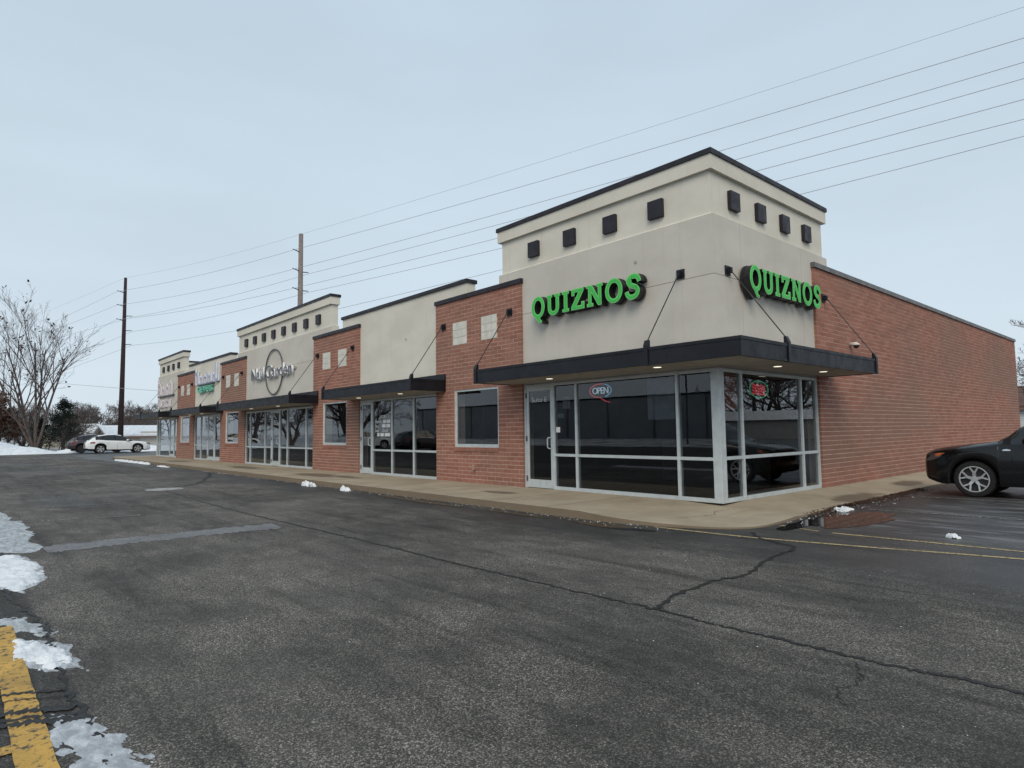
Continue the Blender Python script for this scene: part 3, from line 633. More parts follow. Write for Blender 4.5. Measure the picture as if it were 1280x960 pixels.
# --- canopies hung on rods
CZ0, CZ1, CP = 2.585, 2.90, 1.17
def canopy(x0, x1, rods, lights, corner=None):
    mb = MB(); yo = -CP
    if corner == 'R': xo = CP - .07; y1 = 4.58
    if corner == 'L': xo = -41.62 - CP + .07; y1 = 4.58
    if not corner: outline = [(x0, -.06), (x0, yo), (x1, yo), (x1, -.06)]
    elif corner == 'R': outline = [(x0, -.06), (x0, yo), (xo, yo), (xo, y1), (.06, y1)]
    else: outline = [(-41.68, y1), (xo, y1), (xo, yo), (x1, yo), (x1, -.06)]
    # fascia as a channel: main face, upper lip set back, lower flange
    def off(d):
        cx, cy = -20, 12; o = []
        for (a, b) in outline:
            if corner == 'R': o.append((a + d if a == x0 else (a - d if a == xo else a), b + d if b == yo else (b - d if b == y1 else b)))
            elif corner == 'L': o.append((a - d if a == x1 else (a + d if a == xo else a), b + d if b == yo else (b - d if b == y1 else b)))
            else: o.append((a + d if a == x0 else a - d, b + d if b == yo else b))
        return o
    def wall(d0, d1, z0, z1):
        A, B = off(d0), off(d1); n_ = len(A)
        vs_ = [(p[0], p[1], z) for z in (z0, z1) for p in A] + [(p[0], p[1], z) for z in (z0, z1) for p in B]
        fs_ = []
        for i in range(n_ - 1): fs_ += [(i, i + 1, n_ + i + 1, n_ + i), (2 * n_ + i, 3 * n_ + i, 3 * n_ + i + 1, 2 * n_ + i + 1), (n_ + i, n_ + i + 1, 3 * n_ + i + 1, 3 * n_ + i), (i, 2 * n_ + i, 2 * n_ + i + 1, i + 1)]
        fs_ += [(0, n_, 3 * n_, 2 * n_), (n_ - 1, 3 * n_ - 1, 4 * n_ - 1, 2 * n_ - 1)]
        mb.add(vs_, fs_)
    wall(.012, .05, CZ0 + .03, CZ1 - .055); wall(0, .055, CZ1 - .055, CZ1); wall(0, .055, CZ0, CZ0 + .03)
    cp = part(mb, 'canopy', CANOPY)
    so_ = MB(); ins = off(.056); inn = {'R': [(0.055, -.055)], 'L': [(-41.675, -.055)]}.get(corner, [])
    if corner == 'R': poly = ins + inn
    elif corner == 'L': poly = ins + inn
    else: poly = ins
    so_.prism(poly, CZ0 + .012, CZ0 + .04); so_.prism([(a, b) for a, b in poly], CZ1 - .12, CZ1 - .10, 1); part(so_, 'soffit', [SOFFIT, ROOF], cp)
    ld = MB()                                         # ledger angle on the wall
    if corner != 'L': ld.box(x0 + .0, (.06 if corner == 'R' else x1), -.10, -.0605, CZ0 + .05, CZ1 + .17)
    if corner == 'R': ld.box(.0605, .10, -.10, y1, CZ0 + .05, CZ1 + .17)
    if corner == 'L': ld.box(-41.68, x1, -.10, -.0605, CZ0 + .05, CZ1 + .17); ld.box(-41.72, -41.6805, -.10, y1, CZ0 + .05, CZ1 + .17)
    part(ld, 'ledger', CANOPY, cp)
    for (T, u, out) in rods:                          # bracket plate on the fascia, rod, wall plate
        br = MB(); pr = [(-out - .014, CZ0 - .004), (-out - .014, CZ1 + .03), (-out + .03, CZ1 + .13), (-out + .07, CZ1 + .13), (-out + .07, CZ0 - .004)]
        b = MB().prism(pr, u - .045, u + .045, axis='x'); br.add([T(p[0], p[1], p[2]) for p in b.v], b.f); part(br, 'bracket', CANOPY, cp)
        vw = -.06 if not (T is TF and any(a < u < b for a, b in STUC)) and not (T is TS and u < 4.1) else 0.0
        an = MB(); tbox(an, T, u - .085, u + .085, vw - .025, vw, 4.30, 4.48); tbox(an, T, u - .03, u + .03, vw - .10, vw - .025, 4.335, 4.44); part(an, 'wall_plate', CANOPY, cp)
        part(MB().tube([T(u, vw - .08, 4.38), T(u, -out + .035, CZ1 + .09)], .0105, 6), 'rod', CANOPY, cp)
    for (lx, ly) in lights:
        ring = MB(); ring.prism([(lx + .095 * math.cos(t * .3927), ly + .095 * math.sin(t * .3927)) for t in range(16)], CZ0 - .002, CZ0 + .0115); rg = part(ring, 'downlight', ALU, cp)
    for (lx, ly) in lights:
        ring = MB(); ring.prism([(lx + .072 * math.cos(t * .3927), ly + .072 * math.sin(t * .3927)) for t in range(16)], CZ0 - .006, CZ0 - .0021); part(ring, 'lamp_lens', LAMP, cp)
    return cp
LAMP = mat_emit('lamp_lens', (1.0, .93, .72), 1.1)
STUC = [(-5.15, .1), (-13.32, -8.77), (-24.43, -16.94), (-32.8, -28.05), (-41.7, -36.42)]
canopy(-5.62, 0, [(TF, -5.56, CP), (TF, -.70, CP), (TS, .45, CP - .07), (TS, 4.52, CP - .07)], [(-3.67, -.61), (-.8, -.7), (.58, 1.08), (.62, 2.97)], 'R')
canopy(-13.80, -8.29, [(TF, -13.74, CP), (TF, -8.36, CP)], [(-12.3, -.6), (-9.8, -.6)])
canopy(-24.92, -16.46, [(TF, -24.86, CP), (TF, -16.52, CP)], [(-22, -.6), (-19, -.6)])
canopy(-33.28, -27.56, [(TF, -33.22, CP), (TF, -27.62, CP)], [(-31.5, -.6), (-29.3, -.6)])
canopy(0, -35.94, [(TF, -36.0, CP), (TF, -40.9, CP), (TL, .45, CP - .07), (TL, 4.52, CP - .07)], [(-38, -.6)], 'L')

# ------------------------------------------------------------------ signs
def curve_mesh(name, polys, depth, offset=0.0):
    cu = bpy.data.curves.new(name, 'CURVE'); cu.dimensions = '2D'; cu.fill_mode = 'BOTH'; cu.extrude = depth / 2; cu.offset = offset
    for pl in polys:
        sp_ = cu.splines.new('POLY'); sp_.points.add(len(pl) - 1); sp_.use_cyclic_u = True
        for p, q in zip(sp_.points, pl): p.co = (q[0], q[1], 0, 1)
    o = bpy.data.objects.new(name, cu); me = bpy.data.meshes.new_from_object(o); bpy.data.objects.remove(o); return me
def text_mesh(ch, size, depth, name='letter', offset=0.0, shear=0):
    cu = bpy.data.curves.new(name, 'FONT'); cu.body = ch; cu.size = size; cu.extrude = depth / 2; cu.offset = offset; cu.resolution_u = 4; cu.shear = shear
    o = bpy.data.objects.new(name, cu); me = bpy.data.meshes.new_from_object(o); bpy.data.objects.remove(o); return me
def faces_by_normal(me, face, side):
    me.materials.clear(); me.materials.append(face); me.materials.append(side)
    for p in me.polygons: p.material_index = 0 if p.normal.z > .7 else 1
def ell(cx, cy, rx, ry, n=40, a0=0): return [(cx + rx * math.cos(a0 + 2 * math.pi * k / n), cy + ry * math.sin(a0 + 2 * math.pi * k / n)) for k in range(n)]
def slab_letters():
    """Seven slab-serif capitals in a unit box of height 1 (outline, holes), each with its width"""
    Lt = {}
    o = ell(.46, .5, .46, .56, 44); o2 = [p for p in o]
    q_out = []
    for k in range(44):                                # ring with a tail kicked out at the foot
        t = 2 * math.pi * k / 44; q_out.append((.46 + .46 * math.cos(t), .5 + .54 * math.sin(t)))
    tail = [(.30, -.02), (.38, -.13), (.50, -.25), (.70, -.27), (.75, -.14), (.64, -.12), (.60, -.01)]
    q_out = [p for p in q_out if not (p[1] < .0 and .26 < p[0] < .66)]
    left = [p for p in q_out]; idx = max(range(len(left)), key=lambda i: math.dist(left[i], left[(i + 1) % len(left)]))
    q_out = left[:idx + 1] + tail + left[idx + 1:]
    Lt['Q'] = ([q_out, ell(.46, .5, .235, .325, 32)], .95)
    Lt['O'] = ([ell(.48, .5, .48, .54, 44), ell(.48, .5, .25, .325, 32)], .98)
    u = [(0, 1), (.42, 1), (.42, .84), (.335, .84), (.335, .36)]
    u += [(.475 + .14 * math.cos(math.pi + math.pi * k / 8), .34 + .155 * math.sin(math.pi + math.pi * k / 8)) for k in range(9)]
    u += [(.615, .36), (.615, .84), (.53, .84), (.53, 1), (.95, 1), (.95, .84), (.87, .84), (.87, .36)]
    u += [(.475 + .395 * math.cos(-math.pi * k / 12), .34 + .38 * math.sin(-math.pi * k / 12)) for k in range(1, 12)]
    u += [(.08, .36), (.08, .84), (0, .84)]
    Lt['U'] = ([u], .97)
    Lt['I'] = ([[(0, 1), (.46, 1), (.46, .83), (.36, .83), (.36, .17), (.46, .17), (.46, 0), (0, 0), (0, .17), (.10, .17), (.10, .83), (0, .83)]], .50)
    Lt['Z'] = ([[(.03, 1), (.80, 1), (.80, .83), (.36, .20), (.62, .20), (.62, .36), (.84, .36), (.84, 0), (0, 0), (0, .17), (.44, .80), (.24, .80), (.24, .66), (.03, .66)]], .88)
    Lt['N'] = ([[(0, 1), (.34, 1), (.66, .47), (.66, .84), (.57, .84), (.57, 1), (.98, 1), (.98, .84), (.89, .84), (.89, 0), (.66, 0), (.31, .58), (.31, .17), (.41, .17), (.41, 0), (0, 0), (0, .17), (.09, .17), (.09, .84), (0, .84)]], 1.0)
    sp_ = arcs([(.74, .66), (.70, .80), (.58, .90), (.42, .92), (.26, .87), (.19, .74), (.26, .62), (.42, .54), (.58, .46), (.66, .34), (.60, .19), (.44, .11), (.26, .12), (.15, .21), (.10, .36)], 4)
    wd = .112; a, b = [], []
    for i, p in enumerate(sp_):
        d = (sp_[min(i + 1, len(sp_) - 1)] - sp_[max(i - 1, 0)]).normalized(); n_ = Vector((-d.y, d.x)); a.append(tuple(p + n_ * wd)); b.append(tuple(p - n_ * wd))
    Lt['S'] = ([[(x_, -.04 + 1.04 * y_) for x_, y_ in a + b[::-1]]], .86)
    return Lt
SL = slab_letters()
def raised_sign(name, label, T, u0, zbase, total, dirn, sizes):
    sg = empty(name, T(u0, -.02, zbase)); tag(sg, label, 'sign', 'green letter signs on the corner tower')
    base = Matrix.Translation(Vector(T(u0, -.02, zbase)))
    ux = Vector(T(1, 0, 0)) - Vector(T(0, 0, 0)); nn = ux.cross(Vector((0, 0, 1))); rot = Matrix(((ux.x, 0, nn.x, 0), (ux.y, 0, nn.y, 0), (0, 1, 0, 0), (0, 0, 0, 1)))
    wsum = sum((SL[c][1] + .075) * s_ for c, s_ in zip('QUIZNOS', sizes)); k = total / wsum; u = 0
    for c, s_ in zip('QUIZNOS', sizes):
        polys = [[(x_ * k * s_, y_ * k * s_ * 1.0) for x_, y_ in pl] for pl in SL[c][0]]
        me = curve_mesh('letter', polys, .19, -.006); faces_by_normal(me, GREEN_L, BLACK)
        o = link('letter', me, sg); dz = -(s_ - 1) * k * .35
        o.matrix_local = Matrix.Translation(ux * u + Vector((0, 0, dz))) @ rot @ Matrix.Translation((0, 0, .125))
        fm = curve_mesh('letter_face', polys, .008, -.026); fm.materials.clear(); fm.materials.append(GREEN)
        f_ = link('letter_face', fm, o); f_.location = (0, 0, .0955)
        sh = curve_mesh('letter_back', polys, .05, .006); sh.materials.clear(); sh.materials.append(BLACK); f_ = link('letter_back', sh, o); f_.location = (0, 0, -.072)
        u += (SL[c][1] + .075) * k * s_
    rc = MB(); a = Vector(T(0, 0, 0)); rc.add([Vector(T(.25, -.005, .14)), Vector(T(total - .2, -.005, .14)), Vector(T(total - .2, -.035, .14)), Vector(T(.25, -.035, .14)), Vector(T(.25, -.005, .24)), Vector(T(total - .2, -.005, .24)), Vector(T(total - .2, -.035, .24)), Vector(T(.25, -.035, .24))],
        [(0, 1, 2, 3), (4, 5, 6, 7), (0, 1, 5, 4), (1, 2, 6, 5), (2, 3, 7, 6), (3, 0, 4, 7)])
    o = rc.build('raceway', SOFFIT, sg); o.matrix_local = Matrix.Translation(-Vector(T(0, 0, 0)))
    return sg
SZ = (1.02, .99, .99, .99, .99, 1.02, 1.03)
raised_sign('shop_sign', 'green slab letters QUIZNOS on the front stucco above the suite door', TF, -4.60, 4.06, 3.20, 1, SZ)
raised_sign('shop_sign', 'green slab letters QUIZNOS on the side stucco beside the plain brick wall', TS, .84, 4.06, 3.20, 1, SZ)
def flat_text(s, size, depth, mats, gap=.06, T=TF, u0=0, v=0, z=0, parent=None, width=None, name='letter'):
    """letters as single meshes set out along the wall"""
    x_ = 0; out_ = []
    for ch in s:
        if ch == ' ': x_ += size * .3; continue
        me = text_mesh(ch, size, depth); xs = [p.co.x for p in me.vertices]
        out_.append((me, x_ - min(xs))); x_ += max(xs) - min(xs) + size * gap
    tot = x_ - size * gap; k = width / tot if width else 1
    ux = Vector(T(1, 0, 0)) - Vector(T(0, 0, 0)); nn = Vector(T(0, -1, 0)) - Vector(T(0, 0, 0))
    for me, dx in out_:
        if isinstance(mats, tuple): faces_by_normal(me, *mats)
        else: me.materials.clear(); me.materials.append(mats)
        o = link(name, me, parent)
        m4 = Matrix(((ux.x * k, 0, nn.x, 0), (ux.y * k, 0, nn.y, 0), (0, 1, 0, 0), (0, 0, 0, 1)))
        o.matrix_local = Matrix.Translation(Vector(T(u0 + dx * k, v, z)) - (parent.location if parent else Vector())) @ m4
    return tot * k
# oval nail salon sign
sg = empty('shop_sign', (-20.95, -.02, 4.14)); tag(sg, 'silver letters Nail Garden across a thin dark ring on the middle tower', 'sign')
rg = MB(); rr = .965
rg.tube([(rr * math.cos(2 * math.pi * k / 56), -.03, rr * math.sin(2 * math.pi * k / 56)) for k in range(57)], .028, 6, caps=False); rg.build('ring', DARKFACE, sg, smooth=True)
flat_text('Nail Garden', .78, .085, (DARKFACE, SILVER), .075, TF, -23.42, -.10, 3.90, sg, 4.6)
MB().box(-2.4, 2.3, -.04, 0, -.05, .05).build('raceway', SOFFIT, sg)
# dry cleaner: illegible blue upper row of letters, green CLEANERS below
BLUE = mottled('blue_acrylic', (.30, .37, .55), .12, 3, .4); TEAL = mottled('teal_acrylic', (.16, .48, .36), .1, 3, .4); PALE = mottled('pale_return', (.72, .72, .78), .06, 4, .5)
PINK = mottled('pink_acrylic', (.55, .42, .42), .1, 3, .5)
def blurred_row(sg, T, u0, z0, hs, wd, gap, face, side, loc):
    u = u0
    for k, (h_, w_) in enumerate(hs):
        mb = MB(); d = w_ * .22
        tbox(mb, T, u, u + d, -.12, -.03, z0, z0 + h_); 
        if k % 3 != 1: tbox(mb, T, u + w_ - d, u + w_, -.12, -.03, z0, z0 + h_ * (.95 if k % 2 else .8))
        zz = z0 + h_ * (.0 if k % 2 else .62); tbox(mb, T, u + d, u + w_ - (d if k % 3 != 1 else 0), -.119, -.031, zz, zz + h_ * .15)
        me = mb.mesh('letter', [face, side]); 
        for p in me.polygons: p.material_index = 0 if p.normal.y < -.7 else 1
        o = link('letter', me, sg, -Vector(loc)); u += w_ + gap
sg = empty('shop_sign', (-30.6, -.02, 4.3)); tag(sg, 'blue lettering over green CLEANERS on the stucco panel between far piers', 'sign')
blurred_row(sg, TF, -32.55, 4.28, [(.95, .5), (.5, .32), (.5, .3), (.5, .32), (.5, .3), (.62, .3), (.5, .32), (.5, .3), (.5, .34), (1.0, .55)], 0, .07, BLUE, PALE, (-30.6, -.02, 4.3))
MB().box(-1.5, 1.4, -.12, 0, -.10, -.03).build('raceway', DARKFACE, sg)
flat_text('CLEANERS', .5, .12, (TEAL, TEAL), .05, TF, -31.9, -.10, 3.80, sg, 2.6)
sg = empty('shop_sign', (-39.2, -.02, 4.0)); tag(sg, 'faded pink lettering in two rows on the far end tower', 'sign')
blurred_row(sg, TF, -41.2, 4.05, [(1.1, .55), (.7, .42), (.6, .38), (.6, .38), (.75, .36), (.6, .38), (.95, .3)], 0, .12, PINK, PALE, (-39.2, -.02, 4.0))
blurred_row(sg, TF, -41.0, 3.3, [(.7, .42), (.5, .38), (.5, .38), (.5, .36), (.5, .38), (.5, .34)], 0, .14, PINK, PALE, (-39.2, -.02, 4.0))
MB().box(-2.0, 1.9, -.10, 0, .0, .06).build('raceway', DARKFACE, sg)
# lettering and notices on the glass
WHITE_V = mottled('white_vinyl', (.86, .86, .86), .05, 6, .6); GREY_V = mottled('grey_vinyl', (.42, .43, .45), .05, 6, .6)
def decal(label, loc, rows, cat='decal'):
    d = empty('window_lettering', loc); tag(d, label, cat)
    for (txt, size, u0, v, z, wd, mt) in rows: flat_text(txt, size, .002, mt, .06, TF, u0, v, z, d, wd)
    return d
decal('white words Suite E on the corner shop door', (-4.66, .02, 2.19), [('Suite E', .155, -4.91, .0205, 2.135, .50, WHITE_V)])
decal('white words Suite D on the door beside the hours window', (-12.93, .02, 2.2), [('Suite D', .15, -13.17, .0205, 2.13, .46, GREY_V)])
hw = decal('white opening hours lettering on the pane next to the Suite D door', (-11.9, .02, 1.6), [('HOURS', .15, -12.06, .026, 1.93, .42, WHITE_V), ('Mon-Fri', .14, -12.34, .026, 1.775, .42, WHITE_V), ('Sat', .14, -12.34, .026, 1.635, .18, WHITE_V), ('Sun', .14, -12.34, .026, 1.495, .2, WHITE_V), ('Closed', .14, -11.92, .026, 1.495, .36, WHITE_V)])
nb = MB()                                             # figures too blurred to read stay plain bars
for (a, b, z) in ((-11.86, -11.66, 1.78), (-11.62, -11.40, 1.78), (-11.92, -11.70, 1.64), (-11.65, -11.42, 1.64), (-12.22, -12.08, 1.355), (-12.02, -11.80, 1.355), (-11.74, -11.42, 1.355)): nb.box(a + 11.9, b + 11.9, .003, .006, z - 1.6, z - 1.6 + .10)
nb.build('blurred_figures', WHITE_V, hw)
def notice(label, T, u0, u1, z0, z1, v=.045, mat=None, name='paper_notice', cat='notice'):
    mb = MB(); tbox(mb, T, u0, u1, v, v + .003, z0, z1); return tag(mb.build(name, mat or WHITE_V), label, cat)
notice('small white paper notice at handle height beside the Suite E door', TF, -4.125, -4.0, 1.42, 1.54, .026)
notice('grey paper sheet high in the narrow pane beside the Suite E door', TF, -3.92, -3.70, 1.95, 2.22, .05, GREY_V)
notice('pale blue sticker low in the narrow pane beside the Suite E door', TF, -4.1, -3.90, 1.74, 1.84, .05, mottled('sticker_blue', (.33, .42, .46), .2, 9, .6))
notice('large faint poster in the wide pane right of the open sign', TF, -1.60, -.98, 1.65, 2.44, .06, mottled('faded_poster', (.30, .33, .36), .25, 4, .7), 'poster', 'poster')
pm = NM('red_poster_print'); pp = pm.pos(); wv = pm.noise(pm.mapping(pp, (1, 5.5, 9)), 1.6, 3, .5, 1.2); pm.set(pm.mix(pm.rng(wv, .56, .62), (.68, .20, .12), (.92, .82, .72)), .6)
notice('red poster with pale script in the narrow corner pane on the side', TS, .16, .70, 1.80, 2.48, .045, pm.mat, 'poster', 'poster')
# neon open sign and the red and green neon on the side
NEON_R = mat_emit('neon_red', (.9, .10, .12), .5); NEON_W = mat_emit('neon_white', (.70, .85, .95), .55); NEON_B = mat_emit('neon_blue', (.12, .30, .48), 1.0); NEON_G = mat_emit('neon_green', (.10, .55, .25), .4)
ns = empty('neon_sign', (-2.85, .10, 2.30)); tag(ns, 'neon OPEN sign in a red and blue oval behind the wide front pane', 'sign')
ovr = [(.30 * math.cos(t), 0, .145 * math.sin(t)) for t in [R(70 + 8 * k) for k in range(26)]] + [(.02, 0, -.17), (.16, 0, -.235), (.26, 0, -.26)]
MB().tube(ovr, .011, 6).build('neon_tube', NEON_R, ns, smooth=True)
MB().tube([(.30 * math.cos(t), 0, .145 * math.sin(t)) for t in [R(66 - 8 * k) for k in range(17)]], .011, 6).build('neon_tube', NEON_B, ns, smooth=True)
flat_text('OPEN', .20, .012, NEON_W, .02, TF, -3.07, .10, 2.235, ns, .44)
ns = empty('neon_sign', (-.10, 1.67, 2.22)); tag(ns, 'red neon script inside a green neon oval behind the side pane', 'sign')
MB().tube([(0, .37 * math.cos(2 * math.pi * k / 30), .165 * math.sin(2 * math.pi * k / 30)) for k in range(31)], .013, 6, caps=False).build('neon_tube', NEON_G, ns, smooth=True)
for k in range(4):
    MB().tube([(0, -.26 + .5 * t / 10, .085 - .055 * k - .02 * t / 10 + .016 * math.sin(t * 1.9 + k)) for t in range(11)], .017, 6).build('neon_tube', NEON_R, ns, smooth=True)

# wall camera and hose outlet
sc = empty('security_camera', (.06, 5.93, 3.42)); tag(sc, 'white dome security camera on the plain brick side wall above the canopy end', 'camera')
WHITEPL = mottled('white_plastic', (.62, .60, .56), .06, 9, .5)
bd = MB().tube([(-.01, 0, .02), (.10, 0, .02), (.15, 0, .0)], [.045, .05, .075], 12); bd.build('camera_body', WHITEPL, sc, smooth=True)
MB().tube([(.15, 0, -.005), (.15, 0, -.05), (.15, 0, -.078), (.15, 0, -.09)], [.07, .062, .035, .005], 14).build('dome', BLACK, sc, smooth=True)
MB().tube([(.15, 0, .035), (.15, 0, -.004)], [.06, .085], 14).build('housing', WHITEPL, sc)
hb = empty('wall_outlet', (-7.04, -.06, .52)); tag(hb, 'small tan outlet box with pipe on the brick below the pier window', 'outlet box')
bevel(MB().box(-.045, .045, -.05, .0, -.05, .09).build('outlet_box', mottled('tan_box', (.38, .24, .18), .1, 9, .7), hb), .008)
MB().tube([(.035, -.03, -.05), (.045, -.035, -.09)], .014, 8).build('spout', DARKFACE, hb)

# ------------------------------------------------------------------ vehicles
def interp(tab, x):
    if x <= tab[0][0]: return tab[0][1]
    for (a, p), (b, q) in zip(tab[:-1], tab[1:]):
        if x <= b:
            t = (x - a) / (b - a); t = t * t * (3 - 2 * t) * .35 + t * .65; return p + (q - p) * t
    return tab[-1][1]
TYRE = mottled('tyre', (.011, .011, .012), .25, 20, .85); RIM = mottled('alloy_rim', (.58, .59, .60), .08, 9, .35, .55); RIMDK = mottled('dark_rim', (.05, .05, .055), .15, 9, .4, .5)
TRIM = mottled('black_trim', (.008, .008, .009), .2, 6, .7, 0, .25); CHROME = mottled('chrome', (.62, .63, .65), .05, 6, .18, .9)
CARGL = NM('car_glass'); CARGL.set((.012, .014, .016), .04, 0, .6); CARGL = CARGL.mat
LAMPGL = NM('headlamp_glass'); LAMPGL.set((.10, .10, .105), .12, .2, .6); LAMPGL = LAMPGL.mat
AMBER = mottled('amber_lens', (.42, .11, .03), .1, 5, .25); REDL = mottled('red_lens', (.22, .012, .014), .15, 5, .2)
def wheel(parent, x, y, sgn, rad, rim_mat, style):
    wl = empty('wheel', (x, y, rad)); wl.parent = parent
    wl.scale.y = 1
    W = .235
    ty = MB(); prof = [(rad * .70, -W / 2 + .01), (rad * .80, -W / 2), (rad * .95, -W / 2 + .012), (rad, -W / 2 + .05), (rad, W / 2 - .05), (rad * .95, W / 2 - .012), (rad * .80, W / 2), (rad * .70, W / 2 - .01)]
    n_ = 36
    for (r0, yy) in prof:
        for k in range(n_): ty.v.append((r0 * math.cos(2 * math.pi * k / n_), yy, r0 * math.sin(2 * math.pi * k / n_)))
    for i in range(len(prof) - 1):
        for k in range(n_): ty.f.append((i * n_ + k, i * n_ + (k + 1) % n_, (i + 1) * n_ + (k + 1) % n_, (i + 1) * n_ + k)); ty.m.append(0)
    ty.build('tyre', TYRE, wl, angle=40)
    rm = MB(); yo = -W / 2 * sgn * -1                 # outer face towards sgn
    def ring(r0, r1, ya, yb):
        vs_ = []
        for (r_, yy) in ((r0, ya), (r1, ya), (r1, yb), (r0, yb)):
            vs_ += [(r_ * math.cos(2 * math.pi * k / n_), yy, r_ * math.sin(2 * math.pi * k / n_)) for k in range(n_)]
        rm.add(vs_, [(i * n_ + k, i * n_ + (k + 1) % n_, ((i + 1) % 4) * n_ + (k + 1) % n_, ((i + 1) % 4) * n_ + k) for i in range(4) for k in range(n_)])
    o = W / 2 * sgn
    ring(rad * .665, rad * .72, o * .55, o * 1.02)
    def spoke(a0, r0, a1, r1, w0, w1):
        p, q = Vector((r0 * math.cos(a0), 0, r0 * math.sin(a0))), Vector((r1 * math.cos(a1), 0, r1 * math.sin(a1))); d = (q - p).normalized(); n2 = Vector((-d.z, 0, d.x))
        vs_ = []
        for yy in (o * .98, o * .62):
            for c_, w_ in ((p, w0), (q, w1)):
                for s_ in (-1, 1): v = c_ + n2 * w_ * s_; vs_.append((v.x, yy + (o * .0 if c_ is q else -o * .12), v.z))
        rm.add(vs_, [(0, 1, 3, 2), (4, 6, 7, 5), (0, 2, 6, 4), (1, 5, 7, 3), (0, 4, 5, 1), (2, 3, 7, 6)])
    for k in range(5):
        a = 2 * math.pi * k / 5 + .31
        if style == 'Y':
            spoke(a, rad * .10, a, rad * .40, .030, .024)
            for s_ in (-1, 1): spoke(a + .03 * s_, rad * .34, a + .30 * s_, rad * .69, .016, .013)
        else:
            spoke(a, rad * .10, a + .1, rad * .67, .032, .045); spoke(a + .3, rad * .2, a + .42, rad * .67, .014, .014)
    hubv = [(rad * .15 * math.cos(t * .524), rad * .15 * math.sin(t * .524)) for t in range(12)]
    rm.prism(hubv, o * .6, o * .97, axis='y'); rm.build('rim', rim_mat, wl, angle=35)
    dk = MB(); dk.prism([(rad * .67 * math.cos(t * .2618), rad * .67 * math.sin(t * .2618)) for t in range(24)], o * .18, o * .3, axis='y'); dk.build('brake_disc', RIMDK, wl)
    return wl
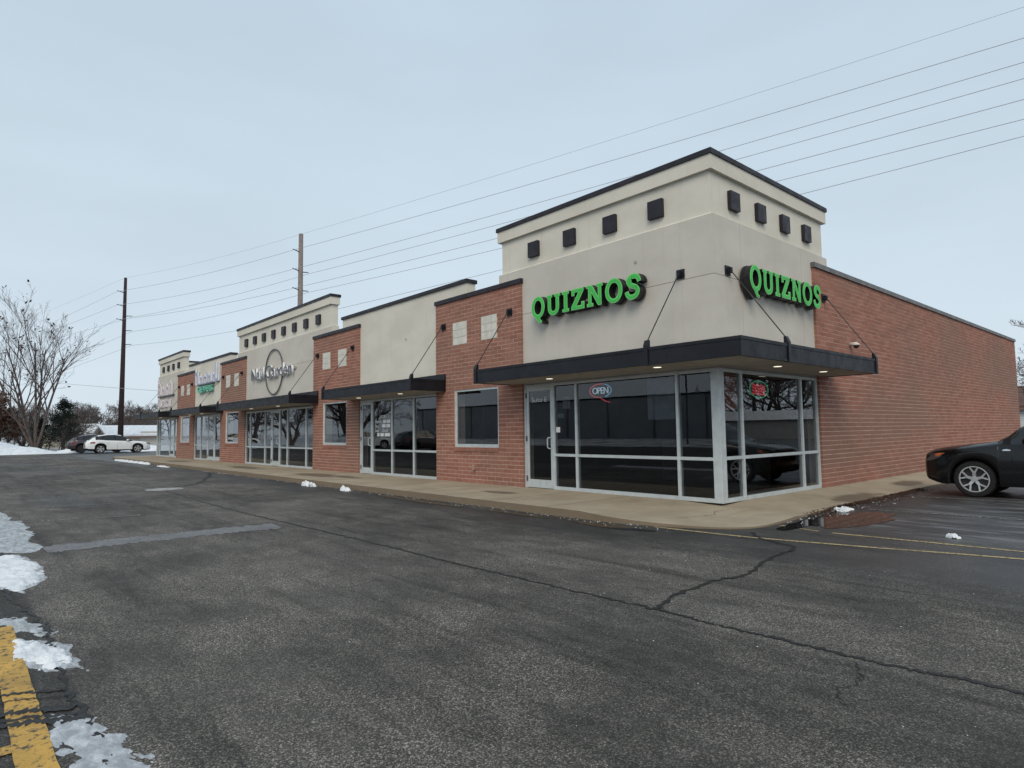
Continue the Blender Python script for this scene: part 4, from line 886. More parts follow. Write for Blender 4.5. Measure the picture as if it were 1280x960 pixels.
def make_car(name, label, cat, S, paint, group=None):
    """front at x=0 pointing to -x, length along +x, y centred; returned Empty can be turned"""
    root = empty(name); tag(root, label, cat, group)
    Ln = S['L']; rad = S['rad']; xs = sorted(set([round(v, 4) for v in [Ln * k / 70 for k in range(71)] + [.01, .03, .06, Ln - .01, Ln - .03, Ln - .06] + [ax + S['arch'] * math.cos(t * math.pi / 22) for ax in S['axles'] for t in range(23)] + list(S['cuts'])]))
    NP = 15; cols = []
    for x_ in xs:
        zt = interp(S['top'], x_); zb_ = interp(S['belt'], x_); w_ = interp(S['half'], x_); wr = interp(S['roofhalf'], x_); zbot = interp(S['sill'], x_)
        zb_ = min(zb_, zt - .012)
        for ax in S['axles']:
            d = abs(x_ - ax)
            if d < S['arch'] + 1e-4: zbot = max(zbot, rad + math.sqrt(max(0, S['arch'] ** 2 - d * d)))
        zbot = min(zbot, zb_ - .08)
        c = []
        for t, ww in ((0, .955), (.10, .985), (.28, .997), (.48, 1.0), (.66, .992), (.82, .978), (.93, .962), (1.0, .935)):
            c.append((w_ * ww, zbot + (zb_ - zbot) * t))
        ze = zt - min(.07, (zt - zb_) * .35 + .008)
        for t in (.33, .66, 1.0):
            c.append((w_ * .925 + (wr - w_ * .925) * t ** 1.15, zb_ + (ze - zb_) * t + .004))
        c += [(wr * .93, zt - (zt - ze) * .38), (wr * .75, zt - .012 * min(1, (zt - zb_) * 8)), (wr * .38, zt - .002), (0, zt)]
        cols.append(c)
    vid = lambda i, k, s_: (i * NP + k) if s_ > 0 else (len(xs) * NP + i * NP + k)
    V = [(x_, y_, z_) for x_, c in zip(xs, cols) for (y_, z_) in c] + [(x_, -y_, z_) for x_, c in zip(xs, cols) for (y_, z_) in c]
    body, glass, trim = [], [], []
    for i in range(len(xs) - 1):
        xm = (xs[i] + xs[i + 1]) / 2
        for k in range(NP - 1):
            dest = body
            if 7 <= k < 10 and any(a < xm < b for a, b in S['side_glass']): dest = glass
            if k >= 10 and any(a < xm < b for a, b in S['top_glass']): dest = glass
            if 7 <= k < 10 and S.get('pillar') and S['pillar'][0] < xm < S['pillar'][1] and dest is body: dest = trim
            if k < 2 and any(abs(xm - ax) < S['arch'] + .0 for ax in S['axles']): dest = trim
            if k < 1: dest = trim
            for s_ in (1, -1):
                q = (vid(i, k, s_), vid(i + 1, k, s_), vid(i + 1, k + 1, s_), vid(i, k + 1, s_)); dest.append(q if s_ < 0 else q[::-1])
    for i, rev in ((0, 0), (len(xs) - 1, 1)):
        for k in range(NP - 1):
            body.append((vid(i, k, 1), vid(i, k + 1, 1), vid(i, k + 1, -1), vid(i, k, -1)))
    def sub(faces, nm, mat):
        used = sorted({v for f_ in faces for v in f_}); mp_ = {v: j for j, v in enumerate(used)}
        mb = MB(); mb.v = [V[v] for v in used]; mb.f = [tuple(mp_[v] for v in f_) for f_ in faces]; mb.m = [0] * len(mb.f)
        o = mb.build(nm, mat, root, angle=38)
        return o
    bo = sub(body, 'body', paint); sub(glass, 'windows', CARGL); sub(trim, 'lower_trim', TRIM)
    ub = MB(); wv = S['half'][2][1]
    ub.box(.35, Ln - .35, -wv * .72, wv * .72, S['clear'], .83); ub.build('underbody', TRIM, root)
    for ax in S['axles']:
        lin = MB(); ra = S['arch'] + .005
        for k in range(15):
            t = math.pi * k / 14
            for yy in (-wv * .96, wv * .96): lin.v.append((ax + ra * math.cos(t), yy, rad + ra * math.sin(t)))
        for k in range(14): lin.f.append((2 * k, 2 * k + 1, 2 * k + 3, 2 * k + 2)); lin.m.append(0)
        lin.build('wheel_arch', TRIM, root, smooth=True)
        for s_ in (-1, 1):
            wheel(root, ax, s_ * (wv * .985 - .125), s_, rad, S['rim'], S['style'])
            at = MB(); ro = S['arch'] + .05                # arch lip
            for k in range(19):
                t = math.pi * (k - 1) / 16
                for r_, yy in ((S['arch'] - .004, .975), (ro, 1.0), (ro + .004, .97)): at.v.append((ax + r_ * math.cos(t), s_ * (wv * yy + .008), rad + r_ * math.sin(t)))
            for k in range(18):
                for j in range(2): at.f.append((3 * k + j, 3 * k + j + 1, 3 * k + 4 + j, 3 * k + 3 + j)); at.m.append(0)
            at.build('arch_lip', S['lip'], root, smooth=True)
    return root, xs, cols
def strip_on_side(S, x0, x1, z0f, z1f, s_, off_, n_=8):
    """small shell that follows the body side between two height curves"""
    mb = MB()
    for i in range(n_ + 1):
        x_ = x0 + (x1 - x0) * i / n_; w_ = interp(S['half'], x_); zb_ = interp(S['belt'], x_); zs_ = interp(S['sill'], x_)
        for z_ in (z0f(i / n_), z1f(i / n_)):
            t = max(0, min(1, (z_ - zs_) / (zb_ - zs_))); ww = 1.0 - .065 * max(0, (t - .5) / .5) ** 2 - (.03 * max(0, .2 - t) / .2)
            mb.v.append((x_, s_ * (w_ * ww + off_), z_))
    for i in range(n_): mb.f.append((2 * i, 2 * i + 1, 2 * i + 3, 2 * i + 2)); mb.m.append(0)
    return mb
SUV = dict(L=4.65, rad=.365, arch=.425, axles=(.90, 3.71), clear=.24, cuts=(1.40, 2.18, 2.22, 2.26),
    top=[(0, .80), (.015, .87), (.06, .925), (.18, .97), (.5, 1.03), (1.0, 1.095), (1.30, 1.14), (1.42, 1.22), (1.70, 1.44), (1.98, 1.61), (2.3, 1.69), (2.9, 1.72), (3.6, 1.685), (4.1, 1.58), (4.3, 1.45), (4.52, 1.12), (4.62, .98), (4.65, .85)],
    belt=[(0, .78), (.06, .86), (.25, .92), (.7, .99), (1.2, 1.05), (1.5, 1.07), (2.4, 1.085), (3.6, 1.11), (4.3, 1.13), (4.65, .84)],
    half=[(0, .66), (.05, .76), (.28, .895), (.7, .93), (2.5, .94), (3.9, .94), (4.4, .89), (4.65, .74)],
    roofhalf=[(0, .50), (.3, .72), (1.0, .76), (1.4, .76), (1.8, .70), (2.2, .645), (3.5, .63), (4.2, .60), (4.65, .58)],
    sill=[(0, .42), (.08, .32), (.35, .25), (1.4, .24), (3.2, .25), (4.4, .34), (4.65, .42)],
    side_glass=[(1.55, 2.55), (2.62, 3.42), (3.5, 4.1)], top_glass=[(1.36, 1.98), (4.12, 4.46)], rim=RIM, style='Y', lip=TRIM, pillar=(1.4, 4.2))
BLACKPAINT = mat_paintcar('black_car_paint', (.005, .005, .006), .2, .45, .25)
sv, xs_, _ = make_car('parked_suv', 'black sport utility vehicle parked nose in at the side kerb, silver twin spoke wheels', 'car', SUV, BLACKPAINT)
def suv_parts(root, S, lamp=True):
    for s_ in (-1, 1):
        strip_on_side(S, .04, .36, lambda t: .715 + .11 * t * t, lambda t: .85 + .045 * t, s_, .009).build('headlight', LAMPGL, root, smooth=True)
        strip_on_side(S, .24, .42, lambda t: .80 + .085 * t, lambda t: .875 + .015 * t, s_, .013).build('side_marker', AMBER, root, smooth=True)
        strip_on_side(S, 1.40, 1.53, lambda t: .945 + .0 * t, lambda t: .965 + .014 * math.sin(3.1 * t), s_, .010).build('fender_badge', CHROME, root)
        strip_on_side(S, 1.78, 1.98, lambda t: .690, lambda t: .703, s_, .006).build('script_badge', RIM, root)
        for xx, zt_ in ((1.55, 1.02), (2.58, 1.06), (3.40, 1.09)):
            sm = MB(); n_ = 10
            for i in range(n_ + 1):
                z_ = .34 + (zt_ - .34) * i / n_; t = (z_ - .25) / (1.04 - .25); ww = 1.0 - .065 * max(0, (t - .5) / .5) ** 2
                for dx in (-.006, .006): sm.v.append((xx + dx + (.05 * (t - .5) ** 2), s_ * (interp(S['half'], xx) * ww + .0015), z_))
            for i in range(n_): sm.f.append((2 * i, 2 * i + 1, 2 * i + 3, 2 * i + 2)); sm.m.append(0)
            sm.build('door_seam', TRIM, root)
        strip_on_side(S, 1.0, 3.3, lambda t: .905 + .05 * t, lambda t: .918 + .05 * t, s_, .006, 14).build('crease', S['crease'], root, smooth=True)
        for xx in (2.32, 3.18): MB().tube([(xx, s_ * .925, .93), (xx + .04, s_ * .955, .935), (xx + .16, s_ * .955, .94), (xx + .2, s_ * .925, .94)], .014, 6).build('door_handle', S['crease'], root, smooth=True)
        mr = MB()
        prof = [(.0, .05), (.02, .085), (.10, .10), (.17, .085), (.20, .04)]
        for (dx, r_) in prof:
            for k in range(12): mr.v.append((1.74 + dx, s_ * (1.0 + r_ * 1.15 * math.cos(k * .5236)), 1.135 + r_ * .75 * math.sin(k * .5236)))
        for i in range(len(prof) - 1):
            for k in range(12): mr.f.append((i * 12 + k, i * 12 + (k + 1) % 12, (i + 1) * 12 + (k + 1) % 12, (i + 1) * 12 + k)); mr.m.append(0)
        mr.add([], []); mr.f += [tuple(range(12)), tuple(range(48, 60))]; mr.m += [0, 0]
        mo = mr.build('side_mirror', S['mirror'], root, smooth=True)
        MB().tube([(1.85, s_ * .86, 1.06), (1.83, s_ * .95, 1.10)], .03, 6).build('mirror_arm', TRIM, mo)
        strip_on_side(S, 4.22, 4.58, lambda t: .88, lambda t: 1.0, s_, .012).build('tail_light', REDL, root, smooth=True)
    gr = MB()
    for s_ in (-1, 1):
        gr.box(-.012, .05, s_ * .22 - .17, s_ * .22 + .17, .58, .74)
        for k in range(7): gr.box(-.02, .03, s_ * .22 - .15 + k * .05 - .008, s_ * .22 - .15 + k * .05 + .008, .59, .73)
    gr.build('grille', TRIM, root)
    MB().box(-.015, .04, -.55, .55, .36, .48).build('lower_grille', TRIM, root)
SUV['crease'] = BLACKPAINT; SUV['mirror'] = BLACKPAINT
suv_parts(sv, SUV)
sv.location = (1.62, 6.18, 0)
RX = dict(SUV, L=4.89, rad=.372, arch=.43, axles=(1.03, 3.82), clear=.22, rim=RIM, style='S', lip=TRIM,
    top=[(0, .62), (.03, .74), (.10, .84), (.3, .93), (.7, 1.0), (1.2, 1.05), (1.42, 1.09), (1.6, 1.18), (2.0, 1.44), (2.35, 1.60), (2.8, 1.675), (3.3, 1.67), (3.9, 1.58), (4.35, 1.44), (4.62, 1.24), (4.8, 1.06), (4.87, .95), (4.89, .8)],
    belt=[(0, .60), (.1, .76), (.35, .86), (.8, .95), (1.3, 1.02), (2.0, 1.06), (3.2, 1.12), (4.0, 1.19), (4.5, 1.14), (4.89, .79)],
    half=[(0, .56), (.06, .68), (.34, .88), (.75, .93), (2.5, .945), (4.0, .94), (4.6, .88), (4.89, .72)],
    roofhalf=[(0, .5), (.3, .70), (1.0, .78), (1.4, .78), (2.0, .68), (2.5, .63), (3.5, .60), (4.3, .56), (4.89, .56)],
    sill=[(0, .30), (.10, .25), (.4, .23), (1.5, .24), (3.3, .25), (4.6, .34), (4.89, .44)],
    side_glass=[(1.75, 2.72), (2.78, 3.62), (3.68, 4.1)], top_glass=[(1.46, 2.30), (4.0, 4.66)], cuts=(1.46, 2.75))
WHITEPAINT = mat_paintcar('white_car_paint', (.76, .78, .79), .28); DARKPAINT = mat_paintcar('maroon_car_paint', (.030, .016, .018), .25)
RX['crease'] = WHITEPAINT; RX['mirror'] = WHITEPAINT
wc, _, _ = make_car('parked_car', 'white crossover parked broadside past the far end of the strip mall', 'car', RX, WHITEPAINT); suv_parts(wc, RX)
wc.rotation_euler.z = R(-90 - 1); wc.location = (-60.3, 3.38, 0); wc.scale = (1.02, 1, 1)
DK = dict(RX, crease=DARKPAINT, mirror=DARKPAINT, rim=RIMDK)
dc, _, _ = make_car('parked_car', 'dark maroon hatchback half hidden behind the white crossover', 'car', DK, DARKPAINT); suv_parts(dc, DK)
dc.rotation_euler.z = R(-90 - 3); dc.location = (-63.4, 2.35, 0)
# cars across the lot that show in the shop windows
for i, (src, lx, ly, rz, lb) in enumerate(((wc, -47, -21, 95, 'white crossover parked across the lot, mirrored in the shop windows'), (dc, -36, -20, 92, 'dark hatchback parked across the lot, mirrored in the shop windows'), (wc, -76, -19, 88, 'white crossover near the snow bank across the lot, mirrored in the nail salon glass'))):
    c2 = copy_tree(src); c2.location = (lx, ly, 0); c2.rotation_euler.z = R(rz); c2['label'] = lb; c2['group'] = 'cars parked across the lot'

# ------------------------------------------------------------------ poles and wires
A1, A2 = Vector((-85.3, 5.35, 0)), Vector((-53.05, 14.58, 0)); LD = Vector((.96131547, .27544975, 0)); LN = Vector((-.27544975, .96131547, 0))
PZ2 = [21.03, 19.21, 17.32, 17.27, 15.44, 15.41, 13.08]; PZ1 = [21.54, 19.58, 17.85, 16.62, 16.03, 14.75, 12.99]
PR = [22.73, 20.65, 19.42, 19.41, 17.54, 17.26, 16.37]; PLs = [(20.5, 12.1), (18.41, 9.7), (17.0, 9.6), (16.05, 14.0), (14.29, 9.4), (13.0, 13.7), (11.43, 13.6)]
SIDE = [0, -1, -1, 1, -1, 1, 1]
def utility_pole(base, h, r0, r1, zs, mat, label):
    p = empty('utility_pole', base); tag(p, label, 'pole', 'poles of the power line')
    MB().tube([(0, 0, -.3), (0, 0, h * .5), (0, 0, h)], [r0, (r0 + r1) / 2, r1], 12).build('pole', mat, p, smooth=True)
    for z, s_ in zip(zs, SIDE):
        if s_ == 0: continue
        ln = .95; d = Vector((LN.x, LN.y, 0)) * s_
        e_ = d * ln + Vector((0, 0, .12))
        ins = MB().tube([(0, 0, z - .12), tuple(Vector((0, 0, z)) + e_ * .35), tuple(Vector((0, 0, z)) + e_)], [.05, .055, .04], 6); o = ins.build('insulator', DARKFACE, p)
    return p
utility_pole(A1, 21.5, .34, .17, PZ1, WOOD, 'tall dark wooden utility pole standing beyond the parked white crossover')
utility_pole(A2, 21.05, .32, .21, PZ2, WOOD_G, 'tall weathered grey utility pole rising behind the middle stucco tower')
A3 = A2 + LD * 92; A0 = A1 - LD * 60
def sagline(p, q, sag, n_=24): return [p.lerp(q, t / n_) - Vector((0, 0, sag * 4 * (t / n_) * (1 - t / n_))) for t in range(n_ + 1)]
wl_lb = ['topmost thin shield wire of the power line', 'second power line wire from the top', 'third power line wire from the top', 'fourth power line wire from the top', 'fifth power line wire from the top', 'sixth power line wire from the top', 'lowest wire of the power line']
for i in range(7):
    off_ = LN * (SIDE[i] * .95); rw = .011 if i == 0 else .018
    p1, p2 = A1 + off_ + Vector((0, 0, PZ1[i])), A2 + off_ + Vector((0, 0, PZ2[i]))
    t_ = 55.5 / 92; p3 = A3 + off_ + Vector((0, 0, PZ2[i] + (PR[i] - PZ2[i] + 4 * .6 * t_ * (1 - t_)) / t_))
    zl, dl = PLs[i]; t_ = dl / 60; p0 = A0 + off_ + Vector((0, 0, PZ1[i] + (zl - PZ1[i] + 4 * .5 * t_ * (1 - t_)) / t_))
    mb = MB(); mb.tube(sagline(p0, p1, .5, 12) + sagline(p1, p2, .35, 14)[1:] + sagline(p2, p3, .6, 30)[1:], rw, 4)
    tag(mb.build('power_line', WIRE), wl_lb[i], 'wire', 'wires of the power line')
mb = MB(); mb.tube(sagline(Vector((-110, -14.5, 11.4)), Vector((-41.65, 2.8, 4.4)), .4, 20), .014, 4); tag(mb.build('service_cable', WIRE), 'low slack service cable running to the far end of the strip mall', 'wire')

# ------------------------------------------------------------------ trees
def grow(rnd, mbs, p, d, ln, r0, lev, maxlev, P_):
    n_ = 5 if lev < 2 else (4 if lev < 4 else 3); pts = [p]; rads = [r0]; q = p.copy(); dd = d.copy()
    for i in range(n_):
        dd = (dd + Vector((rnd.gauss(0, 1), rnd.gauss(0, 1), rnd.gauss(0, .7))) * P_['wig'] + Vector((0, 0, P_['up']))).normalized(); q = q + dd * ln / n_
        pts.append(q.copy()); rads.append(max(P_['rmin'], r0 * (1 - .62 * (i + 1) / n_)))
    mbs[0 if lev < 2 else 1].tube(pts, rads, 7 if lev == 0 else (5 if lev < 2 else 3), caps=False)
    if lev >= maxlev:
        if P_.get('leaf') and rnd.random() < P_['leaf']:
            for _ in range(P_.get('nleaf', 1)):
                c = q + Vector((rnd.gauss(0, .2), rnd.gauss(0, .2), rnd.gauss(0, .2))); a = Vector((rnd.gauss(0, 1), rnd.gauss(0, 1), rnd.gauss(0, 1))).normalized(); b = a.orthogonal().normalized(); s_ = P_['ls'] * rnd.uniform(.6, 1.4)
                mbs[2].add([c + a * s_, c + b * s_ * .6, c - a * s_, c - b * s_ * .6], [(0, 1, 2, 3)])
        return
    nc = P_['nc'][lev]
    for k in range(nc):
        t = (k + rnd.uniform(.1, .9)) / nc; t = P_['t0'] + (1 - P_['t0']) * t; i = min(int(t * n_), n_ - 1); f_ = t * n_ - i
        s0 = pts[i].lerp(pts[i + 1], f_); r_ = rads[i] * (1 - f_) + rads[i + 1] * f_; ax = (pts[i + 1] - pts[i]).normalized()
        az = rnd.uniform(0, 6.283); o1 = ax.orthogonal().normalized(); o2 = ax.cross(o1); ang = R(rnd.uniform(*P_['ang']))
        nd = ax * math.cos(ang) + (o1 * math.cos(az) + o2 * math.sin(az)) * math.sin(ang)
        grow(rnd, mbs, s0, nd, ln * rnd.uniform(.42, .68) * (1.15 - .45 * t), max(P_['rmin'], r_ * .62), lev + 1, maxlev, P_)
def bare_tree(name, label, loc, stems, h, r0, seed, maxlev=4, group=None, leafmat=None, **kw):
    P_ = dict(wig=.10, up=.045, rmin=.010, nc=(7, 6, 5, 4, 3), t0=.28, ang=(22, 52), leaf=0, ls=.16); P_.update(kw)
    rnd = random.Random(seed); t = empty(name, loc); tag(t, label, 'tree', group); mbs = [MB(), MB(), MB()]
    for (dx, dy, ln) in stems: grow(rnd, mbs, Vector((0, 0, -.2)), Vector((dx, dy, 1)).normalized(), h * ln, r0 * (.75 + .25 * ln), 0, maxlev, P_)
    mbs[0].build('trunk', BARK, t, smooth=True, fix=False); mbs[1].build('crown', BARK_L, t, fix=False)
    if mbs[2].v: mbs[2].build('leaves', leafmat or LEAF_BR, t, fix=False)
    return t
bare_tree('bare_tree', 'tall bare tree of several spreading stems with few dark leaves behind the snow bank', (-82, -3.4, 0), [(-.10, -.40, .9), (-.05, -.20, .95), (.02, .0, 1.0), (.03, .05, .95), (-.02, .27, .88), (.12, -.30, .7)], 12.4, .165, 5, 4, nc=(6, 5, 4, 2), wig=.06, up=.06, ang=(16, 40), leaf=.03, nleaf=2, ls=.17, rmin=.010, leafmat=mottled('dark_leaves', (.035, .03, .028), .3, 1, .9))
GRP = 'bare trees beyond the snow'
vars_ = [bare_tree('bare_tree', 'bare rounded tree behind the snow roofed garage', (-118, 5.0, 0), [(0, 0, 1), (.25, .15, .8), (-.2, -.25, .8)], 9.0, .26, 21, 4, GRP, nc=(8, 7, 6, 4), ang=(28, 62), wig=.13, rmin=.016),
         bare_tree('bare_tree', 'low wide bare tree between the pole and the garage', (-108, 10.2, 0), [(.1, .1, 1), (-.15, .3, .85), (.1, -.35, .8)], 8.5, .25, 22, 4, GRP, nc=(8, 7, 6, 4), ang=(30, 65), wig=.14, rmin=.016),
         bare_tree('bare_tree', 'brown bare oak still holding dry leaves at the end of the snow bank', (-96, -6.2, 0), [(0, 0, 1), (.3, .2, .7), (-.2, -.2, .7)], 8.0, .3, 23, 4, GRP, nc=(8, 7, 6, 4), ang=(28, 60), rmin=.016, leaf=.75, nleaf=2, ls=.2)]
more = [(0, (-120, -2.0), 1.0, .5, 'bare tree showing between the evergreen and the maroon hatchback'), (1, (-118, 12.5), 1.05, 1.4, 'bare tree with crossing limbs left of the far canopy end'), (0, (-125, 16.5), 1.1, 2.2, 'bare tree whose twigs show under the far canopy end'), (1, (-112, -6.5), .95, 3.0, 'bare tree behind the evergreen'),
        (0, (-130, 7.5), 1.1, 4.1, 'distant bare tree in line with the dark utility pole'), (2, (-112, -11), 1.0, 1.1, 'second brown leafed oak beyond the snow bank'), (1, (-104, -2.8), .8, 5.2, 'short bare tree behind the tall spreading tree'), (0, (-128, 21), 1.2, .2, 'tall bare tree rising past the end of the canopy')]
for v_, (x_, y_), s_, rz, lb in more:
    c = copy_tree(vars_[v_]); c.location = (x_, y_, 0); c.scale = (s_ * .7, s_ * .7, s_ * .62); c.rotation_euler.z = rz; c['label'] = lb
for v0 in vars_: v0.scale = (.72, .72, .62)
# evergreen
def conifer(label, loc, h, rb, seed):
    rnd = random.Random(seed); t = empty('evergreen_tree', loc); tag(t, label, 'tree')
    MB().tube([(0, 0, -.2), (0, 0, h * .95)], [.22, .03], 7).build('trunk', BARK, t, smooth=True)
    lf = MB(); lb_ = MB()
    for k in range(int(h * 22)):
        z = h * (.12 + .86 * rnd.random() ** .8); a = rnd.uniform(0, 6.283); rr_ = rb * (1.05 - z / h) ** .55 * rnd.uniform(.55, 1.12)
        tip = Vector((rr_ * math.cos(a), rr_ * math.sin(a), z + rnd.uniform(-.25, .35))); st = Vector((0, 0, z - .15)); lb_.tube([st, tip], [.03, .008], 3, caps=False)
        for j in range(38):
            u = rnd.uniform(.25, 1.05); c = st.lerp(tip, u) + Vector((rnd.gauss(0, .16), rnd.gauss(0, .16), rnd.gauss(0, .12))); d = ((tip - st).normalized() + Vector((rnd.gauss(0, .7), rnd.gauss(0, .7), rnd.gauss(0, .6)))).normalized(); b = d.orthogonal().normalized(); ln = rnd.uniform(.12, .26)
            lf.add([c, c + d * ln * .5 + b * .04, c + d * ln, c + d * ln * .5 - b * .04], [(0, 1, 2, 3)])
    lf.build('crown', NEEDLE, t, fix=False); lb_.build('limbs', BARK, t, fix=False); return t
conifer('dark green evergreen standing beside the tall bare tree', (-84.5, -.55, 0), 5.9, 2.0, 4)
conifer('squat dark evergreen at the foot of the tall bare tree', (-86, -2.6, 0), 3.6, 1.6, 6)
# undergrowth and far wood as one mass
rnd = random.Random(9); br = [MB(), MB(), MB()]
for i in range(30):
    P_ = dict(wig=.14, up=.03, rmin=.018, nc=(9, 7, 4), t0=.15, ang=(25, 65), leaf=0, ls=.1)
    grow(rnd, br, Vector((-89 - rnd.uniform(0, 16), -12 + i * .55 + rnd.uniform(-.5, .5), -.1)), Vector((rnd.gauss(0, .2), rnd.gauss(0, .3), 1)).normalized(), rnd.uniform(2.2, 4.4), .06, 0, 3, P_)
allb = MB(); [allb.add(b.v, b.f) for b in br if b.v]; tag(allb.build('brushwood', BARK, fix=False), 'tangle of leafless brush behind the snow bank', 'brush', kind='stuff')
fw = [MB(), MB(), MB()]
for i in range(70):
    a = R(rnd.uniform(-170, 60)); P_ = dict(wig=.14, up=.04, rmin=.05, nc=(9, 8, 3), t0=.25, ang=(28, 62), leaf=0, ls=.1); dd = rnd.uniform(190, 240)
    az = -math.pi / 2 + (i / 70 - .5) * math.pi * 1.3
    grow(rnd, fw, Vector((math.sin(az) * dd, 10 + math.cos(az) * dd, -.2)), Vector((rnd.gauss(0, .1), rnd.gauss(0, .1), 1)).normalized(), rnd.uniform(7, 11), .25, 0, 3, P_)
allb = MB(); [allb.add(b.v, b.f) for b in fw if b.v]; tag(allb.build('distant_woods', BARK_L, fix=False), 'far leafless woods along the horizon', 'woods', kind='stuff')

# ------------------------------------------------------------------ snow bank, garages, things beyond the lot
def heightbank(name, label, x0, x1, y0, y1, hf, seed, mat=SNOW, nx=50, ny=60):
    rnd = random.Random(seed); mb = MB(); ph = [(rnd.uniform(.4, 2.4), rnd.uniform(.4, 2.4), rnd.uniform(0, 6.28)) for _ in range(10)]
    for i in range(nx + 1):
        for j in range(ny + 1):
            u, v = i / nx, j / ny; x_, y_ = x0 + (x1 - x0) * u, y0 + (y1 - y0) * v
            e = min(1, min(u, 1 - u) * 5) * min(1, min(v, 1 - v) * 6); n_ = sum(math.sin(a * x_ + b * y_ + c) for a, b, c in ph) / 10
            mb.v.append((x_, y_, -.06 + max(0, e * (hf(u, v) * (1 + .6 * n_) + .05) + rnd.uniform(-.04, .04) * e)))
    for i in range(nx):
        for j in range(ny): a = i * (ny + 1) + j; mb.f.append((a, a + ny + 1, a + ny + 2, a + 1)); mb.m.append(0)
    return tag(mb.build(name, mat, smooth=True), label, 'snow bank')
heightbank('snow_bank', 'ploughed snow bank along the lot edge below the tall bare tree', -76, -63.6, -18, -1.6, lambda u, v: .75 * math.exp(-((v - .60) / .2) ** 2) * (1 - .3 * u) + .32 * (1 - v) ** .3 + .12, 3)
heightbank('snow_bank', 'low lumpy snow bank reaching behind the maroon hatchback', -69, -64.6, -3.5, 9, lambda u, v: .6 - .2 * v, 4, SNOW, 30, 50)
GAR = mottled('garage_siding', (.42, .36, .31), .1, 2, .85); SNOWROOF = mat_snow('roof_snow', .05); BRWALL = mottled('brown_siding', (.19, .12, .10), .15, 2, .85)
def garage(label, loc, lx, ly, hw_, hr, wallm, rz=0, snow_mat=SNOWROOF, eave=.5):
    g_ = empty('garage', loc, rz); tag(g_, label, 'building')
    MB().box(-lx / 2, lx / 2, -ly / 2, ly / 2, -.1, hw_).prism([(-lx / 2, hw_), (lx / 2, hw_), (0, hr)], -ly / 2, ly / 2, axis='y').build('wall', wallm, g_)
    e = eave; rf = MB(); th = .22
    for s_ in (-1, 1):
        sl_ = (hr - hw_) / (lx / 2); xe = s_ * (lx / 2 + e); ze = hw_ - sl_ * e
        rf.add([(0, -ly / 2 - e, hr), (0, ly / 2 + e, hr), (xe, ly / 2 + e, ze), (xe, -ly / 2 - e, ze), (0, -ly / 2 - e, hr + th), (0, ly / 2 + e, hr + th), (xe, ly / 2 + e, ze + th), (xe, -ly / 2 - e, ze + th)], [(0, 1, 2, 3), (4, 5, 6, 7), (2, 3, 7, 6), (0, 3, 7, 4), (1, 2, 6, 5)])
    r2 = rf.build('roof', snow_mat, g_)
    fa = MB()
    for s_ in (-1, 1):
        xe = s_ * (lx / 2 + e); ze = hw_ - (hr - hw_) / (lx / 2) * e; fa.box(xe - .03 if s_ > 0 else xe - .02, xe + .02 if s_ > 0 else xe + .03, -ly / 2 - e + .01, ly / 2 + e - .01, ze - .2, ze + .005)
    fa.build('fascia', BRWALL, r2)
    MB().box(lx / 2, lx / 2 + .04, -1.2, 1.2, 0, 2.1).build('garage_door', mottled('garage_door', (.5, .47, .43), .05, 2, .8), g_)
    return g_
garage('tan garage with thick white snow on its roof beyond the white crossover', (-93, 9.3, 0), 7, 9.5, 1.65, 2.75, GAR, R(4))
garage('small pale house with patchy snow roof beyond the maroon hatchback', (-112, 3.2, 0), 6.5, 7, 1.9, 3.3, mottled('cream_siding', (.48, .44, .36), .1, 2, .85), R(12), mat_snow('patchy_roof', .95))
garage('brown house with snowy roof behind the snow roofed garage', (-134, 15.2, 0), 7, 4, 3.6, 5.4, BRWALL, R(80))
# right edge: tree and shed beyond the back of the side wall
bare_tree('bare_tree', 'bare tree standing past the back end of the brick side wall', (-2.9, 55, 0), [(0, 0, 1), (-.12, .1, .9), (.3, -.1, .85)], 7.2, .17, 41, 4, None, nc=(8, 7, 6, 4), ang=(28, 62), wig=.13, rmin=.014)
garage('pale shed with dark brown roof past the back of the side wall', (3, 68, 0), 6, 22, 3.3, 5.0, mottled('pale_shed', (.60, .63, .63), .05, 2, .8), R(90), mottled('brown_shingle', (.10, .06, .05), .2, 2, .9))
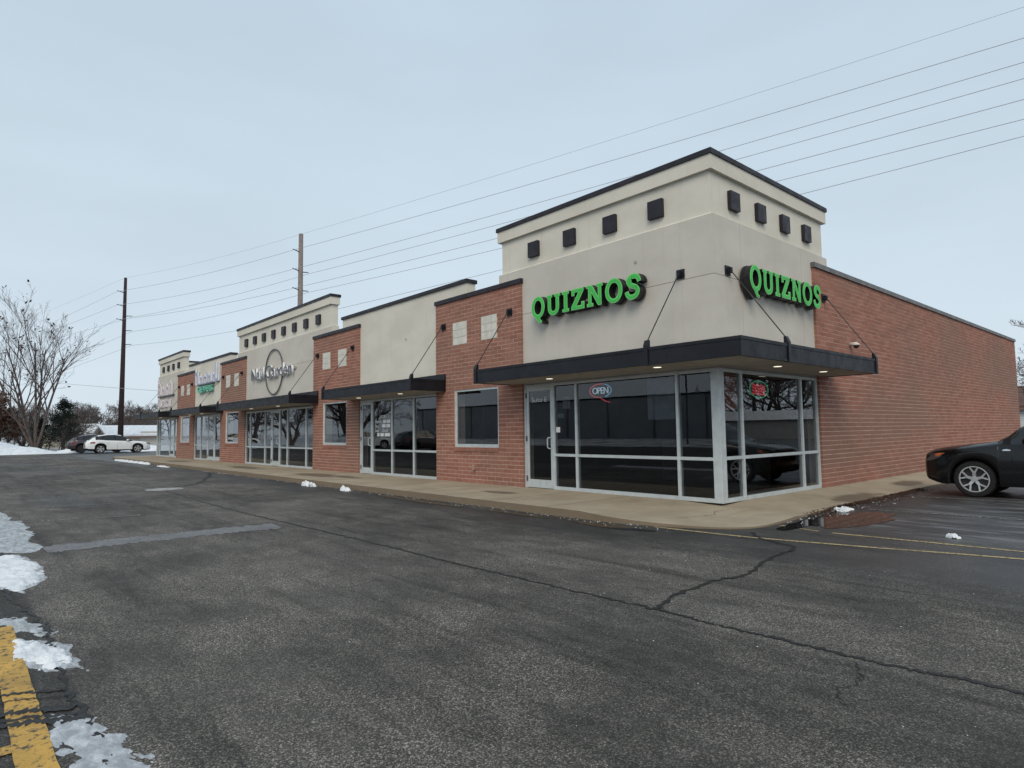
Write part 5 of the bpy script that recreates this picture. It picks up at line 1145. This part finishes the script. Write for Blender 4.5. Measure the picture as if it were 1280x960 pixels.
# what the shop windows mirror: a long warehouse, light poles, trees and snow across the street
WHS = mottled('warehouse_panel', (.40, .39, .39), .1, .4, .8)
wh = empty('warehouse', (-40, -78, 0)); tag(wh, 'long flat roofed grey warehouse across the street, mirrored in the windows', 'building')
MB().box(-90, 90, -15, 0, -.1, 7.0).build('wall', WHS, wh)
for k in range(18): MB().box(-88 + k * 10, -87.7 + k * 10, 0, .15, 0, 7.0).build('pilaster', mottled('pilaster', (.2, .2, .21), .1, 1, .8) if k == 0 else bpy.data.materials['pilaster'], wh)
MB().box(-90.2, 90.2, -15.2, .2, 7.0, 7.3).build('coping', COPING, wh)
for i, (px, py) in enumerate(((-30, -45), (-62, -48), (-8, -46), (-95, -50))):
    lp = empty('light_pole', (px, py, 0)); tag(lp, 'tall lot light pole across the street, mirrored in the windows', 'lamp post', 'light poles across the street')
    MB().tube([(0, 0, -.1), (0, 0, 9)], [.11, .07], 8).build('pole', DARKFACE, lp); MB().box(-.9, .9, -.15, .15, 8.9, 9.1).build('lamp_head', DARKFACE, lp)
for i, (x_, y_, s_, rz, v_, lb) in enumerate(((-57, -22, 1.1, 1, 0, 'bare tree across the lot mirrored in the second pier window'), (-78, -24, 1.1, 2, 1, 'bare tree across the lot mirrored in the nail salon glass'), (-98, -26, 1.2, 3, 0, 'bare tree across the lot mirrored in the far shop windows'), (38, 86, 1.7, 1, 0, 'bare tree beyond the side stalls mirrored in the corner glass'), (45, 88, 1.8, 4, 1, 'second bare tree beyond the side stalls mirrored in the corner glass'))):
    c = copy_tree(vars_[v_]); c.location = (x_, y_, 0); c.scale = (s_,) * 3; c.rotation_euler.z = rz; c['label'] = lb; c['group'] = 'bare trees across the lot'
t9 = copy_tree(vars_[0]); t9.location = (31, 87, 0); t9.scale = (1.6,) * 3; t9['label'] = 'third bare tree behind the low grey building mirrored in the corner glass'; t9['group'] = 'bare trees across the lot'
heightbank('snow_bank', 'long snow bank across the lot mirrored in the shop windows', -112, -50, -31, -26, lambda u, v: 1.0 * math.exp(-((v - .5) / .25) ** 2), 8, SNOW, 90, 16)
sb_ = empty('low_building', (34, 70, 0)); tag(sb_, 'low grey building with thick snow on its roof, mirrored in the corner glass', 'building')
MB().box(-24, 26, 0, 8, -.1, 2.5).build('wall', mottled('grey_siding', (.20, .20, .20), .1, 1, .8), sb_); MB().box(-24.4, 26.4, -.4, 8.4, 2.5, 3.7).build('roof', SNOWROOF, sb_)
